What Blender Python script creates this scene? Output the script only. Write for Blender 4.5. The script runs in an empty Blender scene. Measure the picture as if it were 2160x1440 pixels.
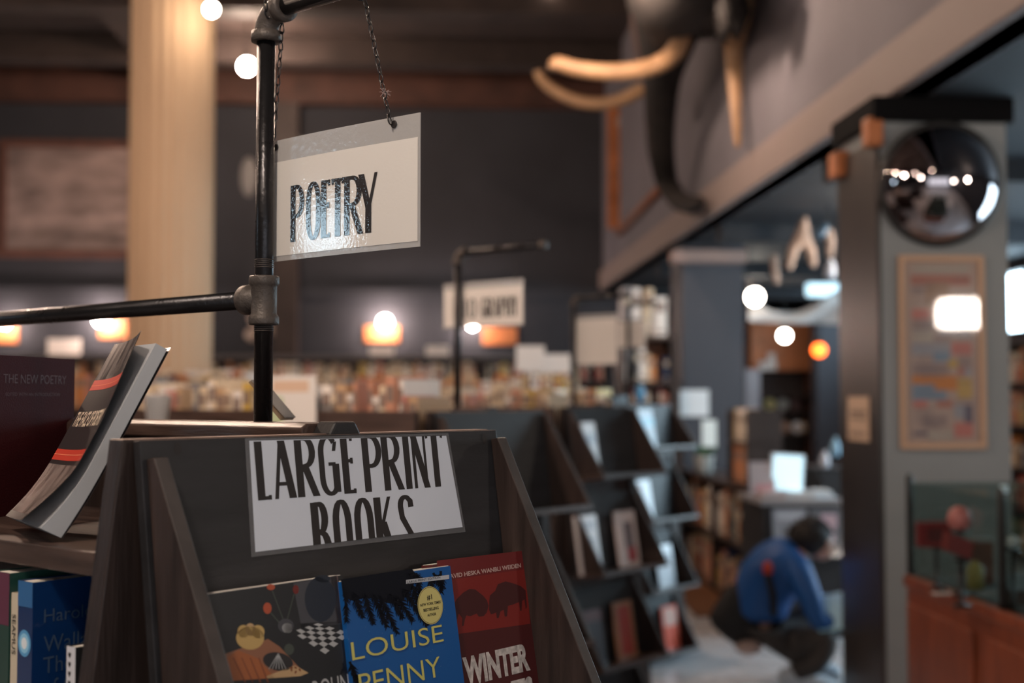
import bpy, bmesh, math, random
from mathutils import Vector, Matrix
from math import radians, sin, cos, tan, pi, sqrt, atan, atan2

scene = bpy.context.scene
col = scene.collection

# ---------------------------------------------------------------- camera
FPX, HORIZON, EYE = 2700.0, 840.0, 1.55
PITCH = atan((HORIZON - 720) / FPX)
cd = bpy.data.cameras.new('camera')
cam = bpy.data.objects.new('camera', cd); col.objects.link(cam)
cam.location = (0, 0, EYE); cam.rotation_euler = (pi / 2 + PITCH, 0, 0)
cd.sensor_width = 36; cd.lens = FPX / 2160 * 36
cd.clip_start = 0.05; cd.clip_end = 100
cd.dof.use_dof = True; cd.dof.focus_distance = 1.40; cd.dof.aperture_fstop = 3.4
scene.camera = cam

# ---------------------------------------------------------------- world, exposure
w = bpy.data.worlds.new('world'); scene.world = w; w.use_nodes = True
w.node_tree.nodes['Background'].inputs[0].default_value = (0.75, 0.8, 1.0, 1)
w.node_tree.nodes['Background'].inputs[1].default_value = 0.03
vs = scene.view_settings
vs.view_transform = 'Standard'; vs.look = 'None'; vs.gamma = 1; vs.exposure = 0.0
vs.use_curve_mapping = False

LAMP_S = 520.0        # ceiling globes
SCONCE_S = 170.0       # wall lamps of the far wall
WIN_LEFT, WIN_REAR, WIN_SIDE = 30.0, 2.1, 11.0
WARM = (1.0, 0.72, 0.45); DAY = (0.62, 0.85, 1.0)

# ---------------------------------------------------------------- frames and measuring
def ray(x, y):
    a = (x - 1080) / FPX; b = (720 - y) / FPX
    return Vector((a, cos(PITCH) - b * sin(PITCH), sin(PITCH) + b * cos(PITCH)))
CAM = Vector((0, 0, EYE))
def at(x, y, Y):                       # point seen at pixel x, y standing Y metres ahead
    r = ray(x, y); return CAM + r * (Y / r.y)
def on(x, y, P, n):                    # where the line of sight meets a plane
    r = ray(x, y); P = Vector(P); n = Vector(n)
    return CAM + r * ((P - CAM).dot(n) / r.dot(n))
def frame(x, y, z=0, deg=0):
    return Matrix.Translation((x, y, z)) @ Matrix.Rotation(radians(deg), 4, 'Z')
I4 = Matrix.Identity(4)
MB_ = frame(0, 0, 0, 3.3)              # the building: u to the right, v along the hall
MG = frame(-0.1643, 1.35, 0, 50)       # the near bookcase: x across its end, y along it
def B(p): return MB_.inverted() @ Vector(p)
def G(p): return MG.inverted() @ Vector(p)

# ---------------------------------------------------------------- materials
MATS = {}
def mat(name, rgb, rough=0.6, metal=0.0, coat=0.0, emit=None, es=0.0, bump=0.0, bscale=60, var=0.0, vscale=8,
        stretch=(1, 1, 1), alpha=1.0, spec=0.5, trans=0.0, ior=1.45, detail=4, croughness=0.08, rvar=0.0):
    if name in MATS: return MATS[name]
    m = bpy.data.materials.new(name); m.use_nodes = True
    nt = m.node_tree; b = nt.nodes['Principled BSDF']
    b.inputs['Base Color'].default_value = (*rgb, 1)
    b.inputs['Roughness'].default_value = rough; b.inputs['Metallic'].default_value = metal
    b.inputs['Coat Weight'].default_value = coat; b.inputs['Coat Roughness'].default_value = croughness
    b.inputs['Specular IOR Level'].default_value = spec
    b.inputs['Transmission Weight'].default_value = trans; b.inputs['IOR'].default_value = ior
    b.inputs['Alpha'].default_value = alpha
    if emit:
        b.inputs['Emission Color'].default_value = (*emit, 1); b.inputs['Emission Strength'].default_value = es
    tc = mp = None
    if bump or var or rvar:
        tc = nt.nodes.new('ShaderNodeTexCoord'); mp = nt.nodes.new('ShaderNodeMapping')
        nt.links.new(tc.outputs['Object'], mp.inputs[0]); mp.inputs['Scale'].default_value = stretch
    if var or rvar:
        n = nt.nodes.new('ShaderNodeTexNoise'); n.inputs['Scale'].default_value = vscale
        n.inputs['Detail'].default_value = detail; nt.links.new(mp.outputs[0], n.inputs['Vector'])
    if var:
        r = nt.nodes.new('ShaderNodeValToRGB')
        r.color_ramp.elements[0].position = 0.3; r.color_ramp.elements[1].position = 0.72
        r.color_ramp.elements[0].color = (*[c * (1 - var) for c in rgb], 1)
        r.color_ramp.elements[1].color = (*[min(1, c * (1 + var)) for c in rgb], 1)
        nt.links.new(n.outputs[0], r.inputs[0]); nt.links.new(r.outputs[0], b.inputs['Base Color'])
    if rvar:
        mr = nt.nodes.new('ShaderNodeMapRange'); mr.inputs[3].default_value = max(0, rough - rvar); mr.inputs[4].default_value = rough + rvar
        nt.links.new(n.outputs[0], mr.inputs[0]); nt.links.new(mr.outputs[0], b.inputs['Roughness'])
    if bump:
        n2 = nt.nodes.new('ShaderNodeTexNoise'); n2.inputs['Scale'].default_value = bscale; n2.inputs['Detail'].default_value = 3
        nt.links.new(mp.outputs[0], n2.inputs['Vector'])
        bp = nt.nodes.new('ShaderNodeBump'); bp.inputs['Strength'].default_value = bump; bp.inputs['Distance'].default_value = 0.002
        nt.links.new(n2.outputs[0], bp.inputs['Height']); nt.links.new(bp.outputs[0], b.inputs['Normal'])
        if coat: nt.links.new(bp.outputs[0], b.inputs['Coat Normal'])
    MATS[name] = m; return m
def flat(name, rgb, rough=0.55, **k): return mat(name, rgb, rough, **k)

wood = mat('dark_stained_wood', (0.034, 0.022, 0.019), 0.45, var=0.45, vscale=6, stretch=(9, 9, 0.8), bump=0.35, bscale=30, rvar=0.12)
wood_h = mat('dark_stained_board', (0.068, 0.042, 0.034), 0.38, var=0.5, vscale=6, stretch=(9, 0.8, 9), bump=0.3, bscale=30, rvar=0.12)
woodblk = mat('blackened_panel', (0.020, 0.019, 0.021), 0.5, var=0.35, vscale=5, stretch=(1.2, 6, 6), bump=0.3, bscale=26)
wood_edge = mat('worn_lit_wood_edge', (0.24, 0.16, 0.13), 0.55, var=0.4, vscale=30, stretch=(1, 1, 1), bump=0.4, bscale=80)  # wear plus light on the upper faces, put into the colour
redwood = mat('reddish_wood', (0.22, 0.085, 0.045), 0.5, var=0.35, vscale=4, stretch=(8, 8, 1))
orangewood = mat('orange_wood', (0.50, 0.17, 0.06), 0.5, var=0.25, vscale=5)
casewood = mat('case_mahogany', (0.20, 0.05, 0.022), 0.35, var=0.3, vscale=5, stretch=(6, 6, 1))
iron = mat('black_iron', (0.035, 0.033, 0.035), 0.30, metal=0.75, bump=0.25, bscale=180, rvar=0.1, vscale=40)
fitting = mat('cast_iron_fitting', (0.085, 0.07, 0.062), 0.5, metal=0.35, bump=0.5, bscale=240)
chainm = mat('dark_chain', (0.06, 0.055, 0.055), 0.35, metal=0.9)
paper = mat('white_paper', (0.80, 0.77, 0.74), 0.6)
glossy_paper = mat('laminated_white', (0.70, 0.66, 0.62), 0.5, coat=0.8, croughness=0.03, bump=0.06, bscale=260)
fin_edge = mat('lighter_fin_edge', (0.058, 0.048, 0.045), 0.55, var=0.3, vscale=25, bump=.3, bscale=60)  # lighter grey-brown for the front edges of the fins
matte_lam = mat('laminated_grey_white', (0.64, 0.68, 0.76), 0.5, coat=0.35, croughness=0.25)
ink = mat('black_ink', (0.018, 0.014, 0.014), 0.5)
ink_gl = mat('black_ink_laminated', (0.018, 0.014, 0.014), 0.5, coat=0.8, croughness=0.03, bump=0.06, bscale=260)
film = mat('clear_film', (0.55, 0.53, 0.52), 0.25, alpha=0.55, bump=0.3, bscale=150, coat=0.6)
film_dark = mat('clear_film_edge', (0.20, 0.20, 0.21), 0.3, alpha=0.5, coat=0.6, bump=0.2, bscale=90)
pages = mat('book_pages', (0.78, 0.72, 0.65), 0.8, bump=0.5, bscale=40, stretch=(30, 1, 1))
pages_w = mat('white_page_block', (0.40, 0.41, 0.43), 0.9, bump=0.15, bscale=60, stretch=(1, 30, 1), spec=.1)
wallm = mat('charcoal_wall', (0.036, 0.038, 0.047), 0.75, var=0.15, vscale=1.5)
wall_lt = mat('grey_fascia', (0.165, 0.155, 0.180), 0.8, var=0.12, vscale=1.2)
molding = mat('taupe_molding', (0.25, 0.20, 0.19), 0.7)
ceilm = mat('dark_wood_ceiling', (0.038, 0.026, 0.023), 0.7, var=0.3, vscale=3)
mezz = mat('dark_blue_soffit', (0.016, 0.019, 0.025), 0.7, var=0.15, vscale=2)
floorm = mat('polished_concrete', (0.60, 0.60, 0.62), 0.28, var=0.15, vscale=1.5, rvar=0.08)
cream = mat('cream_plaster', (0.68, 0.475, 0.31), 0.7, var=0.06, vscale=2, stretch=(1, 1, .3))
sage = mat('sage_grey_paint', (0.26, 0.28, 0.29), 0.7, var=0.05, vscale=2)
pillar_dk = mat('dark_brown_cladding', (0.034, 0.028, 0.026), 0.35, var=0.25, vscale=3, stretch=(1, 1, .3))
post_dk = mat('dark_grey_column_paint', (0.062, 0.066, 0.082), 0.6)
bulb = mat('lamp_globe', (1, 1, 1), 0.5, emit=(1.0, 0.73, 0.56), es=LAMP_S)
bulb_w = mat('wall_lamp_globe', (1, 1, 1), 0.5, emit=(1.0, 0.76, 0.66), es=SCONCE_S)
bulb_c = mat('white_lamp_globe', (1, 1, 1), 0.5, emit=(1.0, 0.9, 0.78), es=30)
bulb_o = mat('orange_lamp', (1, .3, .05), 0.5, emit=(1.0, 0.14, 0.015), es=7)
day = mat('daylight_pane', (0.7, 0.8, 0.9), 0.3, emit=DAY, es=WIN_SIDE)
dayL = mat('daylight_pane_left', (0.7, 0.8, 0.9), 0.3, emit=DAY, es=WIN_LEFT)
dayR = mat('daylight_pane_rear', (0.7, 0.8, 0.9), 0.3, emit=(0.86, 0.92, 1.0), es=WIN_REAR)
screenm = mat('bright_screen', (0.6, 0.8, 0.9), 0.3, emit=(0.62, 0.88, 1.0), es=1.0)
mirror = mat('mirror_silver', (0.42, 0.37, 0.38), 0.03, metal=1.0)
rubber = mat('black_rubber', (0.02, 0.02, 0.02), 0.5)
def glass_mat(name, tint, fac, rough=.02):
    m = bpy.data.materials.new(name); m.use_nodes = True; nt = m.node_tree; nt.nodes.clear()
    o = nt.nodes.new('ShaderNodeOutputMaterial'); mx = nt.nodes.new('ShaderNodeMixShader'); tr = nt.nodes.new('ShaderNodeBsdfTransparent'); g = nt.nodes.new('ShaderNodeBsdfGlossy')
    tr.inputs[0].default_value = (*tint, 1); g.inputs['Roughness'].default_value = rough; mx.inputs[0].default_value = fac
    nt.links.new(tr.outputs[0], mx.inputs[1]); nt.links.new(g.outputs[0], mx.inputs[2]); nt.links.new(mx.outputs[0], o.inputs[0]); MATS[name] = m; return m
glass = glass_mat('clear_glass', (.80, .86, .85), .10)
furm = mat('dark_brown_hide', (0.013, 0.010, 0.009), 0.85, bump=1.0, bscale=25, var=0.4, vscale=6)
ivory = mat('carved_tusk', (0.42, 0.25, 0.135), 0.45, var=0.25, vscale=4)
cloth_w = mat('white_cloth', (0.72, 0.68, 0.66), 0.85)
driftwood = mat('pale_driftwood', (0.42, 0.30, 0.24), 0.8, var=0.3, vscale=9)

# ---------------------------------------------------------------- mesh building
class MB:
    def __init__(s): s.v = []; s.f = []; s.m = []; s.sm = []
    def add(s, vs, fs, m=0, smooth=False):
        k = len(s.v); s.v += [tuple(v) for v in vs]
        for f in fs: s.f.append(tuple(k + i for i in f)); s.m.append(m); s.sm.append(smooth)
        return s
    def hexa(s, p, m=0):        # 8 corners: bottom 4 ccw, top 4 ccw
        return s.add(p, [(3, 2, 1, 0), (4, 5, 6, 7), (0, 1, 5, 4), (1, 2, 6, 5), (2, 3, 7, 6), (3, 0, 4, 7)], m)
    def box(s, x0, x1, y0, y1, z0, z1, m=0):
        return s.hexa([(x0, y0, z0), (x1, y0, z0), (x1, y1, z0), (x0, y1, z0), (x0, y0, z1), (x1, y0, z1), (x1, y1, z1), (x0, y1, z1)], m)
    def prism(s, poly, vec, m=0):
        n = len(poly); vec = Vector(vec); a = [Vector(p) for p in poly]; b = [p + vec for p in a]
        return s.add(a + b, [tuple(range(n))[::-1], tuple(range(n, 2 * n))] + [(i, (i + 1) % n, n + (i + 1) % n, n + i) for i in range(n)], m)
    def tube(s, pts, rad, n=12, m=0, closed=False, caps=True):
        pts = [Vector(p) for p in pts]; N = len(pts)
        rad = rad if isinstance(rad, (list, tuple)) else [rad] * N
        vs = []; prev = None
        for i, p in enumerate(pts):
            if closed: t = (pts[(i + 1) % N] - pts[i - 1]).normalized()
            else: t = (pts[min(i + 1, N - 1)] - pts[max(i - 1, 0)]).normalized()
            if prev is None:
                a = Vector((0, 0, 1)) if abs(t.z) < .9 else Vector((1, 0, 0)); u = t.cross(a).normalized()
            else: u = (prev - t * prev.dot(t)).normalized()
            prev = u; v_ = t.cross(u)
            for k in range(n):
                an = 2 * pi * k / n; vs.append(p + (u * cos(an) + v_ * sin(an)) * rad[i])
        fs = []
        for i in range(N if closed else N - 1):
            j = (i + 1) % N
            for k in range(n): fs.append((i * n + k, i * n + (k + 1) % n, j * n + (k + 1) % n, j * n + k))
        s.add(vs, fs, m, True)
        if caps and not closed:
            k = len(s.v) - N * n
            s.f.append(tuple(k + i for i in range(n))[::-1]); s.m.append(m); s.sm.append(False)
            s.f.append(tuple(k + (N - 1) * n + i for i in range(n))); s.m.append(m); s.sm.append(False)
        return s
    def lathe(s, prof, c=(0, 0, 0), axis='z', n=20, m=0, smooth=True):
        vs = []; cx, cy, cz = c
        for r, h in prof:
            for k in range(n):
                a = 2 * pi * k / n; p, q = r * cos(a), r * sin(a)
                vs.append({'z': (cx + p, cy + q, cz + h), 'y': (cx + q, cy + h, cz + p), 'x': (cx + h, cy + p, cz + q)}[axis])
        fs = []
        for i in range(len(prof) - 1):
            for k in range(n): fs.append((i * n + k, i * n + (k + 1) % n, (i + 1) * n + (k + 1) % n, (i + 1) * n + k))
        fs.append(tuple(range(n))[::-1]); fs.append(tuple((len(prof) - 1) * n + k for k in range(n)))
        return s.add(vs, fs, m, smooth)
    def ball(s, c, r, n=16, m=0, sc=(1, 1, 1)):
        h = n // 2; vs = []; fs = []
        for i in range(h + 1):
            t = pi * i / h
            for k in range(n):
                a = 2 * pi * k / n
                vs.append((c[0] + r * sc[0] * sin(t) * cos(a), c[1] + r * sc[1] * sin(t) * sin(a), c[2] - r * sc[2] * cos(t)))
        for i in range(h):
            for k in range(n): fs.append((i * n + k, i * n + (k + 1) % n, (i + 1) * n + (k + 1) % n, (i + 1) * n + k))
        return s.add(vs, fs, m, True)
    def build(s, name, mats, parent=None, M=None, bevel=0.0, sub=0, weld=False):
        me = bpy.data.meshes.new(name); me.from_pydata(s.v, [], s.f)
        mats = mats if isinstance(mats, (list, tuple)) else [mats]
        for m in mats: me.materials.append(m)
        for p, mi, sm in zip(me.polygons, s.m, s.sm): p.material_index = mi; p.use_smooth = sm
        if weld:
            bm = bmesh.new(); bm.from_mesh(me); bmesh.ops.remove_doubles(bm, verts=bm.verts, dist=1e-5); bm.to_mesh(me); bm.free()
        me.update()
        o = bpy.data.objects.new(name, me); col.objects.link(o)
        if parent: o.parent = parent
        if M is not None: o.matrix_local = M
        if bevel:
            b = o.modifiers.new('bevel', 'BEVEL'); b.width = bevel; b.segments = 2; b.limit_method = 'ANGLE'
        if sub:
            b = o.modifiers.new('sub', 'SUBSURF'); b.levels = sub; b.render_levels = sub
        return o

def tag(o, label=None, cat=None, group=None, kind=None):
    if label: o['label'] = label
    if cat: o['category'] = cat
    if group: o['group'] = group
    if kind: o['kind'] = kind
    return o
def thing(name, label, cat, M=I4, group=None):
    o = bpy.data.objects.new(name, None); col.objects.link(o); o.empty_display_size = .05
    o.matrix_world = M; return tag(o, label, cat, group)
def single(name, mb, mats, label, cat, M=I4, group=None, **k):
    return tag(mb.build(name, mats, None, M, **k), label, cat, group)
def struct(name, mb, mats, M=MB_, **k): return tag(mb.build(name, mats, None, M, **k), kind='structure')

# ---------------------------------------------------------------- lettering
_txt = {}
def text_geo(body, shear=0.0, off=0.0):
    key = (body, shear, off)
    if key in _txt: return _txt[key]
    c = bpy.data.curves.new('t', 'FONT'); c.body = body; c.shear = shear; c.offset = off; c.resolution_u = 4
    o = bpy.data.objects.new('t', c); col.objects.link(o)
    dg = bpy.context.evaluated_depsgraph_get(); me = bpy.data.meshes.new_from_object(o.evaluated_get(dg))
    vs = [tuple(v.co[:2]) for v in me.vertices]; fs = [tuple(p.vertices) for p in me.polygons]
    bpy.data.objects.remove(o); bpy.data.curves.remove(c); bpy.data.meshes.remove(me)
    _txt[key] = (vs, fs); return _txt[key]
def text(mb, body, x0, x1, y0, y1, mp, m=0, shear=0.0, off=0.0):
    vs, fs = text_geo(body, shear, off)
    ax = min(v[0] for v in vs); bx = max(v[0] for v in vs); ay = min(v[1] for v in vs); by = max(v[1] for v in vs)
    mb.add([mp(x0 + (v[0] - ax) / (bx - ax) * (x1 - x0), y0 + (v[1] - ay) / (by - ay) * (y1 - y0)) for v in vs], fs, m)

def arc(cx, cy, rx, ry, a0, a1, n=10):
    return [(cx + rx * cos(radians(a0 + (a1 - a0) * i / n)), cy + ry * sin(radians(a0 + (a1 - a0) * i / n))) for i in range(n + 1)]
# condensed display capitals: strokes in a unit box, k = thick / thin pen
GL = {
 'L': [([(0, 1), (0, 0)], 'k'), ([(0, .03), (1, .03)], 't'), ([(1, .0), (1.02, .075)], 't')],
 'A': [([(.42, 1), (-.05, 0)], 'h'), ([(.42, 1), (1, 0)], 'k'), ([(.1, .24), (.8, .24)], 't')],
 'R': [([(0, 1), (0, 0)], 'k'), ([(0, .97), (.4, .97)] + arc(.4, .74, .5, .23, 90, -90) + [(.2, .5)], 'c'), ([(.35, .52), (1, 0)], 'k')],
 'G': [(arc(.5, .72, .5, .26, 40, 180) + arc(.5, .28, .5, .26, 180, 330), 'c'), ([(.93, .52), (.93, .04)], 'k'), ([(.45, .52), (.93, .52)], 't'), ([(.98, .90), (.86, .74)], 'h')],
 'E': [([(0, 1), (0, 0)], 'k'), ([(0, .97), (1, .97)], 't'), ([(0, .56), (.85, .56)], 't'), ([(0, .03), (1, .03)], 't'), ([(1, 1), (.96, .90)], 't'), ([(1, 0), (1.02, .08)], 't'), ([(.85, .51), (.85, .61)], 't')],
 'P': [([(0, 1), (0, 0)], 'k'), ([(0, .97), (.4, .97)] + arc(.4, .71, .6, .26, 90, -90) + [(.05, .45)], 'c')],
 'I': [([(0.5, 1), (0.5, 0)], 'k')],
 'N': [([(-.05, 1), (-.05, .0)], 'h'), ([(-.02, 1), (1.02, 0)], 'k'), ([(1.02, 1), (1.02, .0)], 't')],
 'T': [([(.5, 1), (.5, 0)], 'k'), ([(-.04, .97), (1.04, .97)], 't'), ([(-.04, 1), (.02, .90)], 't'), ([(1.04, 1), (.98, .90)], 't')],
 'B': [([(0, 1), (0, 0)], 'k'), ([(0, .97), (.4, .97)] + arc(.4, .76, .45, .21, 90, -90) + [(.1, .55)], 'c'), ([(.1, .53), (.45, .53)] + arc(.45, .28, .55, .25, 90, -90) + [(0, .03)], 'c')],
 'O': [([(0, .5)] + arc(.5, .66, .5, .32, 180, 0) + arc(.5, .34, .5, .32, 0, -180) + [(0, .5)], 'c')],
 'K': [([(0, 1), (0, 0)], 'k'), ([(.95, 1), (.15, .45)], 'h'), ([(.35, .60), (1, 0)], 'k')],
 'S': [([(.98, .80), (.95, .90)] + arc(.55, .82, .42, .15, 40, 180, 8) + [(.2, .64), (.5, .50), (.85, .34)] + arc(.5, .2, .5, .17, 30, -150, 8), 'c')],
 'Y': [([(0, 1), (.5, .42)], 'k'), ([(1, 1), (.55, .42)], 'h'), ([(.5, .48), (.5, 0)], 'k')],
 'H': [([(0, 1), (0, 0)], 'k'), ([(1, 1), (1, 0)], 'k'), ([(0, .52), (1, .52)], 't')],
}
def clip(poly, lo, hi):
    for bound, sgn in ((lo, 1), (hi, -1)):
        out = []
        for i in range(len(poly)):
            a, b = poly[i], poly[(i + 1) % len(poly)]
            ia = (a[1] - bound) * sgn >= 0; ib = (b[1] - bound) * sgn >= 0
            if ia: out.append(a)
            if ia != ib:
                t = (bound - a[1]) / (b[1] - a[1]); out.append((a[0] + (b[0] - a[0]) * t, bound))
        poly = out
        if len(poly) < 3: return []
    return poly
def letter(mb, ch, x0, x1, y0, y1, mp, m=0, lo=-9, hi=9, thick=0.064):
    H = y1 - y0; a = thick * H; X0, X1 = x0 + a, x1 - a
    if ch == 'I': X0 = X1 = (x0 + x1) / 2
    o_ = Vector(mp(0, 0)); nrm = (Vector(mp(.01, 0)) - o_).cross(Vector(mp(0, .01)) - o_).normalized()
    for si, (pts, kind) in enumerate(GL[ch]):
        ha, hb = {'k': (a, a * .9), 'h': (a * .55, a * .4), 't': (a * .45, a * .42), 'c': (a, a * .5)}[kind]
        P = [(X0 + (X1 - X0) * p[0], y0 + H * p[1]) for p in pts]
        if kind == 'c' and ch in 'SG': ha *= .9
        if kind in 'kh' and ch != 'S': ha0 = ha
        L_, R_ = [], []
        for i, p in enumerate(P):
            q0 = P[max(i - 1, 0)]; q1 = P[min(i + 1, len(P) - 1)]
            dx, dy = q1[0] - q0[0], q1[1] - q0[1]; l = sqrt(dx * dx + dy * dy) or 1; nx, ny = -dy / l, dx / l
            if kind in 'kh':    # cut ends square to the line of writing
                hw = ha * (1.12 if i in (0, len(P) - 1) and kind == 'k' else 1); L_.append((p[0] - hw, p[1])); R_.append((p[0] + hw, p[1]))
            else:
                h = sqrt(ha * ha * nx * nx + hb * hb * ny * ny); L_.append((p[0] + nx * h, p[1] + ny * h)); R_.append((p[0] - nx * h, p[1] - ny * h))
        for i in range(len(P) - 1):
            q = clip([L_[i], L_[i + 1], R_[i + 1], R_[i]], lo, hi)
            if q: mb.add([Vector(mp(*c)) + nrm * .00003 * (si + 1) for c in q], [tuple(range(len(q)))], m)

# ================================================================ the setting
uF = 2.2
mb = MB().box(-12, 9, -7, 21, -0.2, 0); struct('floor', mb, floorm)
mb = MB().box(-12, uF + .15, -7, 17.3, 5.85, 6.05); struct('ceiling', mb, ceilm)
mb = MB()
for v in (-4, -1, 2, 5, 8, 11, 13.1, 15.2): mb.box(-12, uF, v, v + .35, 5.55, 5.85)
mb.box(-3.6, -3.2, -7, 17, 5.6, 5.85)
struct('trim_1', mb, ceilm)
mb = MB().box(-12, uF, 16.75, 17, 5.42, 5.85); struct('trim_2', mb, mat('dark_reddish_beam', (.085, .035, .024), .6, var=.3, vscale=3))
mb = MB().box(-12, uF + .15, 17, 17.3, 0, 5.85); struct('wall_far', mb, wallm)
mb = MB().box(-12, uF - .02, 16.93, 17, 2.88, 3.0); struct('trim_3', mb, wallm)
mb = MB().box(uF + .15, 9, 20, 20.3, 0, 3.0); struct('wall_back', mb, wallm)
mb = MB().box(uF + .15, uF + .3, 17, 20, 0, 3.0); struct('wall_inner', mb, wallm)
mb = MB().box(uF, uF + .15, -7, 17, 3.0, 5.85); struct('wall_mezzanine', mb, wall_lt)
mb = MB().box(uF - .05, uF + .15, -7, 17, 3.0, 3.25); struct('trim_4', mb, molding, bevel=.01)
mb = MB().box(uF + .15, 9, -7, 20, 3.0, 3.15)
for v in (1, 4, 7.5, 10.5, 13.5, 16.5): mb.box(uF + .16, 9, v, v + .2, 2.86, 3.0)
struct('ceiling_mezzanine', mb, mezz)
# left wall with its tall window strip
L0 = -9.0
def wall_with_hole(u0, u1, holes, z1, v0, v1):     # wall along v
    mb = MB(); holes = sorted(holes); p = v0
    for a, b, zl, zh in holes:
        mb.box(u0, u1, p, a, 0, z1); mb.box(u0, u1, a, b, 0, zl); mb.box(u0, u1, a, b, zh, z1); p = b
    mb.box(u0, u1, p, v1, 0, z1); return mb
HL = [(1.40, 2.25, 2.62, 3.12)]
struct('wall_left', wall_with_hole(L0 - .2, L0, HL, 5.85, -7, 17), wallm)
for i, (a, b, zl, zh) in enumerate(HL):
    t = tag(thing('window_1', None, None, MB_), kind='structure')
    MB().box(L0 - .12, L0 - .1, a, b, zl, zh).build('pane', dayL, t)
    f = MB().box(L0 - .1, L0 + .03, a - .06, a, zl - .06, zh + .06).box(L0 - .1, L0 + .03, b, b + .06, zl - .06, zh + .06)
    f.box(L0 - .1, L0 + .03, a, b, zl - .06, zl).box(L0 - .1, L0 + .03, a, b, zh, zh + .06)
    for k in (1, 2, 3): c = a + (b - a) * k / 4; f.box(L0 - .1, L0 - .02, c - .06, c + .06, zl, zh)
    f.build('window_frame', wood, t)
# rear wall (behind the camera) with the shop window
mb = MB().box(-12, -1.5, -7.2, -7, 0, 5.85).box(-1.5, 8.2, -7.2, -7, 0, .6).box(-1.5, 8.2, -7.2, -7, 2.9, 5.85).box(8.2, 9, -7.2, -7, 0, 5.85)
struct('wall_rear', mb, wallm)
t = tag(thing('window_2', None, None, MB_), kind='structure')
MB().box(-1.5, 8.2, -7.15, -7.12, .6, 2.9).build('pane', dayR, t)
f = MB()
for k in range(6): c = -1.5 + 9.7 * k / 5; f.box(c - .06, c + .06, -7.12, -6.95, .6, 2.9)
f.box(-1.5, 8.2, -7.12, -6.95, .55, .66).box(-1.5, 8.2, -7.12, -6.95, 2.85, 2.95); f.build('window_frame', wood, t)
# right wall: near window added to light the aisle, far one real
HR = [(6.4, 10.6, .8, 2.8), (11.4, 16.5, 2.2, 2.92)]
struct('wall_right', wall_with_hole(6.0, 6.2, HR, 3.0, -7, 20), wallm)
for i, (a, b, zl, zh) in enumerate(HR):
    t = tag(thing('window_%d' % (3 + i), None, None, MB_), kind='structure')
    MB().box(6.1, 6.12, a, b, zl, zh).build('pane', day, t)
    f = MB()
    for k in range(5): c = a + (b - a) * k / 4; f.box(5.97, 6.1, c - .04, c + .04, zl, zh)
    f.box(5.97, 6.1, a, b, zl, zl + .05).box(5.97, 6.1, a, b, zh - .05, zh); f.build('window_frame', wood, t)
# far wall: pilaster and framed panel
p = B(at(607, 700, 16.9)); mb = MB().box(p.x - .15, p.x + .15, 16.75, 17, 0, 5.42); struct('trim_5', mb, mat('dark_brown_pilaster', (.05, .034, .03), .6, var=.2, vscale=3))

# cream column
c = B(at(362, 400, 11.9)); prof = []
n = 24; r = .385
mb = MB(); vs = []
for k in range(n * 6):
    a = 2 * pi * k / (n * 6); ph = (k % 6) / 6.0; rr = r - .022 * max(0, sin(pi * ph * 1.15)) if ph < .87 else r
    vs.append((rr * cos(a), rr * sin(a)))
N = len(vs)
mb.add([(x, y, .5) for x, y in vs] + [(x, y, 5.85) for x, y in vs], [(i, (i + 1) % N, N + (i + 1) % N, N + i) for i in range(N)], 0, True)
mb.lathe([(.50, 0), (.50, .12), (.46, .16), (.47, .25), (.41, .34), (.40, .52)], n=40)
struct('column_1', mb, cream, MB_ @ Matrix.Translation((c.x, c.y, 0)))
# square columns under the mezzanine edge
def sq_column(name, u0, u1, v0, v1, main, side=None):
    t = tag(thing(name, None, None, MB_), kind='structure')
    MB().box(u0 + .02, u1, v0, v1, 0, 3.0).build('shaft', main, t)
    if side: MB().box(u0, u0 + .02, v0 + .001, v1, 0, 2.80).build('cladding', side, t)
    return t
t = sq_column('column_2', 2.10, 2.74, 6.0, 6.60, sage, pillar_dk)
k = MB().box(2.05, 2.13, 5.97, 6.06, 2.76, 2.90).box(2.05, 2.12, 6.46, 6.60, 2.70, 2.83); k.build('bracket', orangewood, t, bevel=.01)
MB().box(2.08, 2.77, 5.97, 6.63, 2.88, 3.0).build('capital', flat('black_paint', (.006, .006, .007), .9, spec=.1), t)
t = sq_column('column_3', *[B(at(1437, 850, 11.9)).x, B(at(1573, 850, 11.9)).x], 11.8, 12.4, post_dk)
a = B(at(1420, 540, 11.7)); b = B(at(1578, 540, 11.7)); MB().box(a.x, b.x, 11.6, 11.8, a.z - .05, a.z + .06).build('capital', mat('pinkish_molding', (.36, .25, .22), .6), t)
# ================================================================ end display units
T8 = radians(8); S8, C8 = sin(T8), cos(T8)
def PP(u, v, off=0.0):                  # a point on the leaning display panel, in the unit's own frame
    return (u, v * S8 - off * C8, 1.4505 + v * C8 + off * S8)
def panel_uv(x, y, off=0.0):            # measured on the near unit
    n = MG.to_3x3() @ Vector((0, -C8, S8)); q = G(on(x, y, MG @ Vector(PP(0, 0, off)), n)); q = q - Vector(PP(0, 0, off))
    return q.x, q.y * S8 + q.z * C8

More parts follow.
